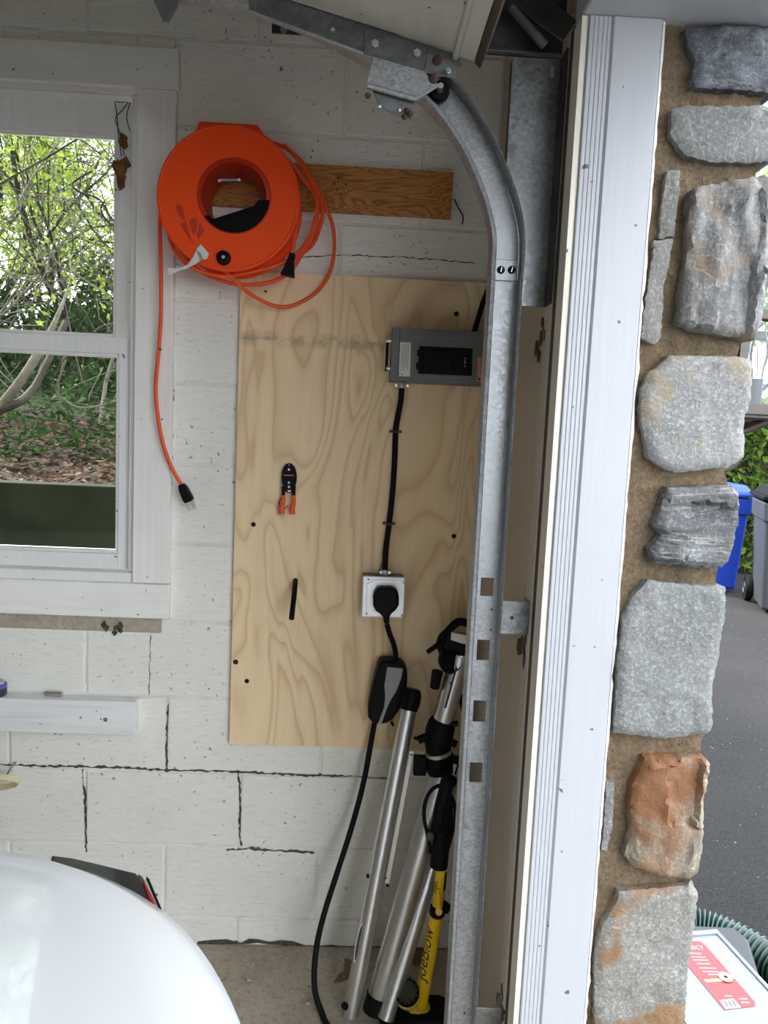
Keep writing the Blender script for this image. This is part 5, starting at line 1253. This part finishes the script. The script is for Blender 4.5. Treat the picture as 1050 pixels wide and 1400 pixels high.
for k, s_ in enumerate(('Property of', 'Active Comm', '000-000-0000')):
    lettering(s_, .05, C2-rx*.15+fr_*(.375-k*.006)+Vector((0, 0, .86-k*.055)), rx, tilt, WHITE, tb2, extr=.003)
lettering('OTTO', .07, C2-rx*.16+fr_*.350+Vector((0, 0, .62)), rx, tilt, BINBLK, tb2, extr=.004)

# hedge and trees beyond the bins
rnd = random.Random(31)
hg_ = thing('ivy_hedge', (4.6, 6.6, 0), 'dense green ivy hedge behind the bins', 'hedge')
core = MB(); core.box(1.4, 10.5, 6.45, 7.2, -.01, 1.75); core.build('stems', BARKD, hg_)
pts = [(rnd.uniform(2.2, 8.5), 6.42-abs(rnd.gauss(0, .10)), rnd.uniform(0, 1.9)) for _ in range(7000)]+[(rnd.uniform(2.2, 8.5), rnd.uniform(6.3, 7.2), 1.75+abs(rnd.gauss(0, .12))) for _ in range(2500)]
leaf_mesh('foliage', GREEN3, hg_, pts, .055)
shrub('street_tree', (5.2, 9.5, 0), 3, 3.4, .09, 41, GREEN1, BARKD, 6500, .075, 'bright leafy tree standing beyond the hedge', 'tree', spread=.22)

# things on the driveway by the wall
ZT = .165
tt = [PZ(a, b, ZT) for a, b in ((935, 1257), (1004, 1260), (1024, 1276), (1037, 1318), (1062, 1392), (1085, 1470), (970, 1475), (905, 1400), (905, 1300))]
tote = MB().prism([Vector((v.x, v.y, -.0098)) for v in tt], (0, 0, ZT+.0098-.03)).build('storage_tote', TOTE, bevel=.01, origin=(tt[0].x, tt[0].y, -.01)); tag(tote, 'dark blue grey plastic tote on the driveway under the clear case', 'tote')
cc_ = sum(tt, Vector())/len(tt)
MB().prism([Vector((v.x, v.y, ZT-.0298)) for v in tt], (0, 0, .012)).build('lid_rim', TOTE, tote, bevel=.003)
MB().prism([Vector((cc_.x+(v.x-cc_.x)*.9, cc_.y+(v.y-cc_.y)*.9, ZT-.018)) for v in tt], (0, 0, .018)).build('lid', TOTE, tote, bevel=.005)
ZK = .215
ca, cb, cc2 = PZ(980, 1271, ZK), PZ(1062, 1360, ZK), None
uu = (cb-ca); uu.z = 0; Lu = uu.length; uu.normalize(); vv = Vector((-uu.y, uu.x, 0))
if vv.x > 0: vv = -vv
LL, WW = .40, .25
K = [ca, ca+uu*LL, ca+uu*LL+vv*WW, ca+vv*WW]
case = thing('organizer_case', (ca.x, ca.y, ZT), 'clear plastic organizer case with a red label on the dark tote', 'case')
kc = sum(K, Vector())/4
def insetK(s_, z): return [Vector((kc.x+(p.x-kc.x)*s_, kc.y+(p.y-kc.y)*s_, z)) for p in K]
MB().prism(insetK(.97, ZT+.0005), (0, 0, ZK-ZT-.016)).build('body', CLEARP, case, bevel=.004)
MB().prism(insetK(1.0, ZK-.0153), (0, 0, .0125)).build('lid', CLEARP, case, bevel=.004)
o_ = insetK(1.0, ZK-.003); i_ = insetK(.93, ZK-.003); rm = MB()
for k in range(4): rm.prism([o_[k], o_[(k+1) % 4], i_[(k+1) % 4], i_[k]], (0, 0, .004))
rm.build('lid_rim', CLEARP, case)
for f in (.3, .7):
    q = K[3].lerp(K[2], f); MB().obox(Vector((q.x, q.y, ZK-.02)), uu*.022, vv*.006, (0, 0, .018)).build('latch', CLEARP, case, bevel=.002)
ZB_ = ZK-.0024
lb = [PZ(a, b, ZB_) for a, b in ((930, 1287), (957, 1287), (966, 1294), (1033, 1371), (1032, 1376), (990, 1381), (938, 1318), (915, 1300))]
lbl = MB().prism(lb, (0, 0, .0006)).build('red_label', LABRED, case)
g1, g2 = PZ(945, 1330, ZB_), PZ(990, 1380, ZB_); du = (PZ(975, 1297, ZB_)-PZ(948, 1300, ZB_)).normalized(); dn = (g2-g1).normalized()
rx_ = Vector((1, .0, 0)); dv_ = Vector((.0, 1, 0))
def onlabel(px, py): q = PZ(px, py, ZB_); return Vector((q.x, q.y, ZB_+.0008))
lettering('HUSKY', .020, onlabel(945, 1296), rx_, dv_, WHITE, lbl, extr=.0003)
for (a, b, w_) in ((951, 1304, .035), (955, 1309, .04), (958, 1313, .045), (962, 1318, .04), (968, 1324, .05), (972, 1329, .045), (978, 1333, .04), (996, 1362, .02), (1016, 1366, .022), (1019, 1371, .022)):
    q = onlabel(a, b); MB().obox(q, (w_*.4, 0, 0), (0, .0013, 0), (0, 0, .0002)).build('print_line', WHITE, lbl)
MB().prism([onlabel(a, b) for a, b in ((962, 1340), (986, 1338), (989, 1342), (966, 1344))], (0, 0, .0004)).build('yellow_strip', LABYEL, lbl)
MB().prism([onlabel(a, b) for a, b in ((984, 1368), (1003, 1366), (1013, 1378), (992, 1380))], (0, 0, .0004)).build('barcode_field', PAPER, lbl)
for k in range(7):
    q0, q1 = onlabel(988+k*2.6, 1369.5-k*.25), onlabel(993+k*2.6, 1377.5-k*.25); q0.z = q1.z = ZB_+.0014
    MB().tube([q0, q1], .0009+.0004*(k % 2), 4).build('bar', INK, lbl)
wsx = PZ(992, 1336, ZK); wsr = MB().lathe((wsx.x, wsx.y, ZB_+.0016), (0, 0, 1), [(.005, 0), (.0155, 0), (.0155, .002), (.005, .002), (.005, 0)], 28).build('steel_washer', BOLT, smooth=True); tag(wsr, 'round steel washer lying on the red label of the case', 'washer')
hp = spline([(1.06, -.60, .05), (1.16, -.35, .05), (1.17, -.15, .05), (1.06, .02, .05), (.90, .06, .05), (.76, .02, .05), (.68, .06, .05)], 26)
pv_, rv_ = [], []
for i, q in enumerate(hp): pv_.append(q); rv_.append(.050 if i % 2 else .043)
hs = MB().tube(hp, rv_, 18); hso = hs.build('corrugated_hose', [HOSE, HOSE2], smooth=True)
n_ = 18
for i, pl_ in enumerate(hso.data.polygons):
    if i < (len(hp)-1)*n_: pl_.material_index = 0 if (i//n_) % 2 else 0
for i, q in enumerate(hp[:-1]):
    pass
m = MB()
for i in range(1, len(hp)-1, 2):
    d0 = (hp[i+1]-hp[i-1]).normalized(); u_ = Vector((0, 0, 1)); v_ = d0.cross(u_)
    m.tube([hp[i]+(u_*math.cos(6.283*k/16)+v_*math.sin(6.283*k/16))*.0495 for k in range(16)], .0024, 5, closed=True)
rb_ = m.build('ribs', HOSE2, hso, smooth=True); rb_['kind'] = 'stuff'
tag(hso, 'dark green corrugated hose curling behind the tote', 'hose')

# grit and crumbs on the garage floor along the wall
rnd = random.Random(77); m = MB()
for k in range(260):
    x = rnd.uniform(-.45, .28); y = -abs(rnd.gauss(0, .16))-.004
    if y < -.5: continue
    r = rnd.uniform(.0012, .0045)*(1 if rnd.random() < .9 else 1.8); b0_ = len(m.v)
    m.lathe((x, y, r*.55), (0, 0, 1), [(0, -r*.5), (r, -r*.2), (r*.8, r*.4), (0, r*.6)], 5)
    for q_ in range(b0_, len(m.v)): m.v[q_] = m.v[q_]+Vector((rnd.uniform(-1, 1), rnd.uniform(-1, 1), 0))*r*.5
fg = m.build('floor_grit', SILLM); tag(fg, 'loose grit and crumbs on the floor along the wall', 'grit', kind='stuff')
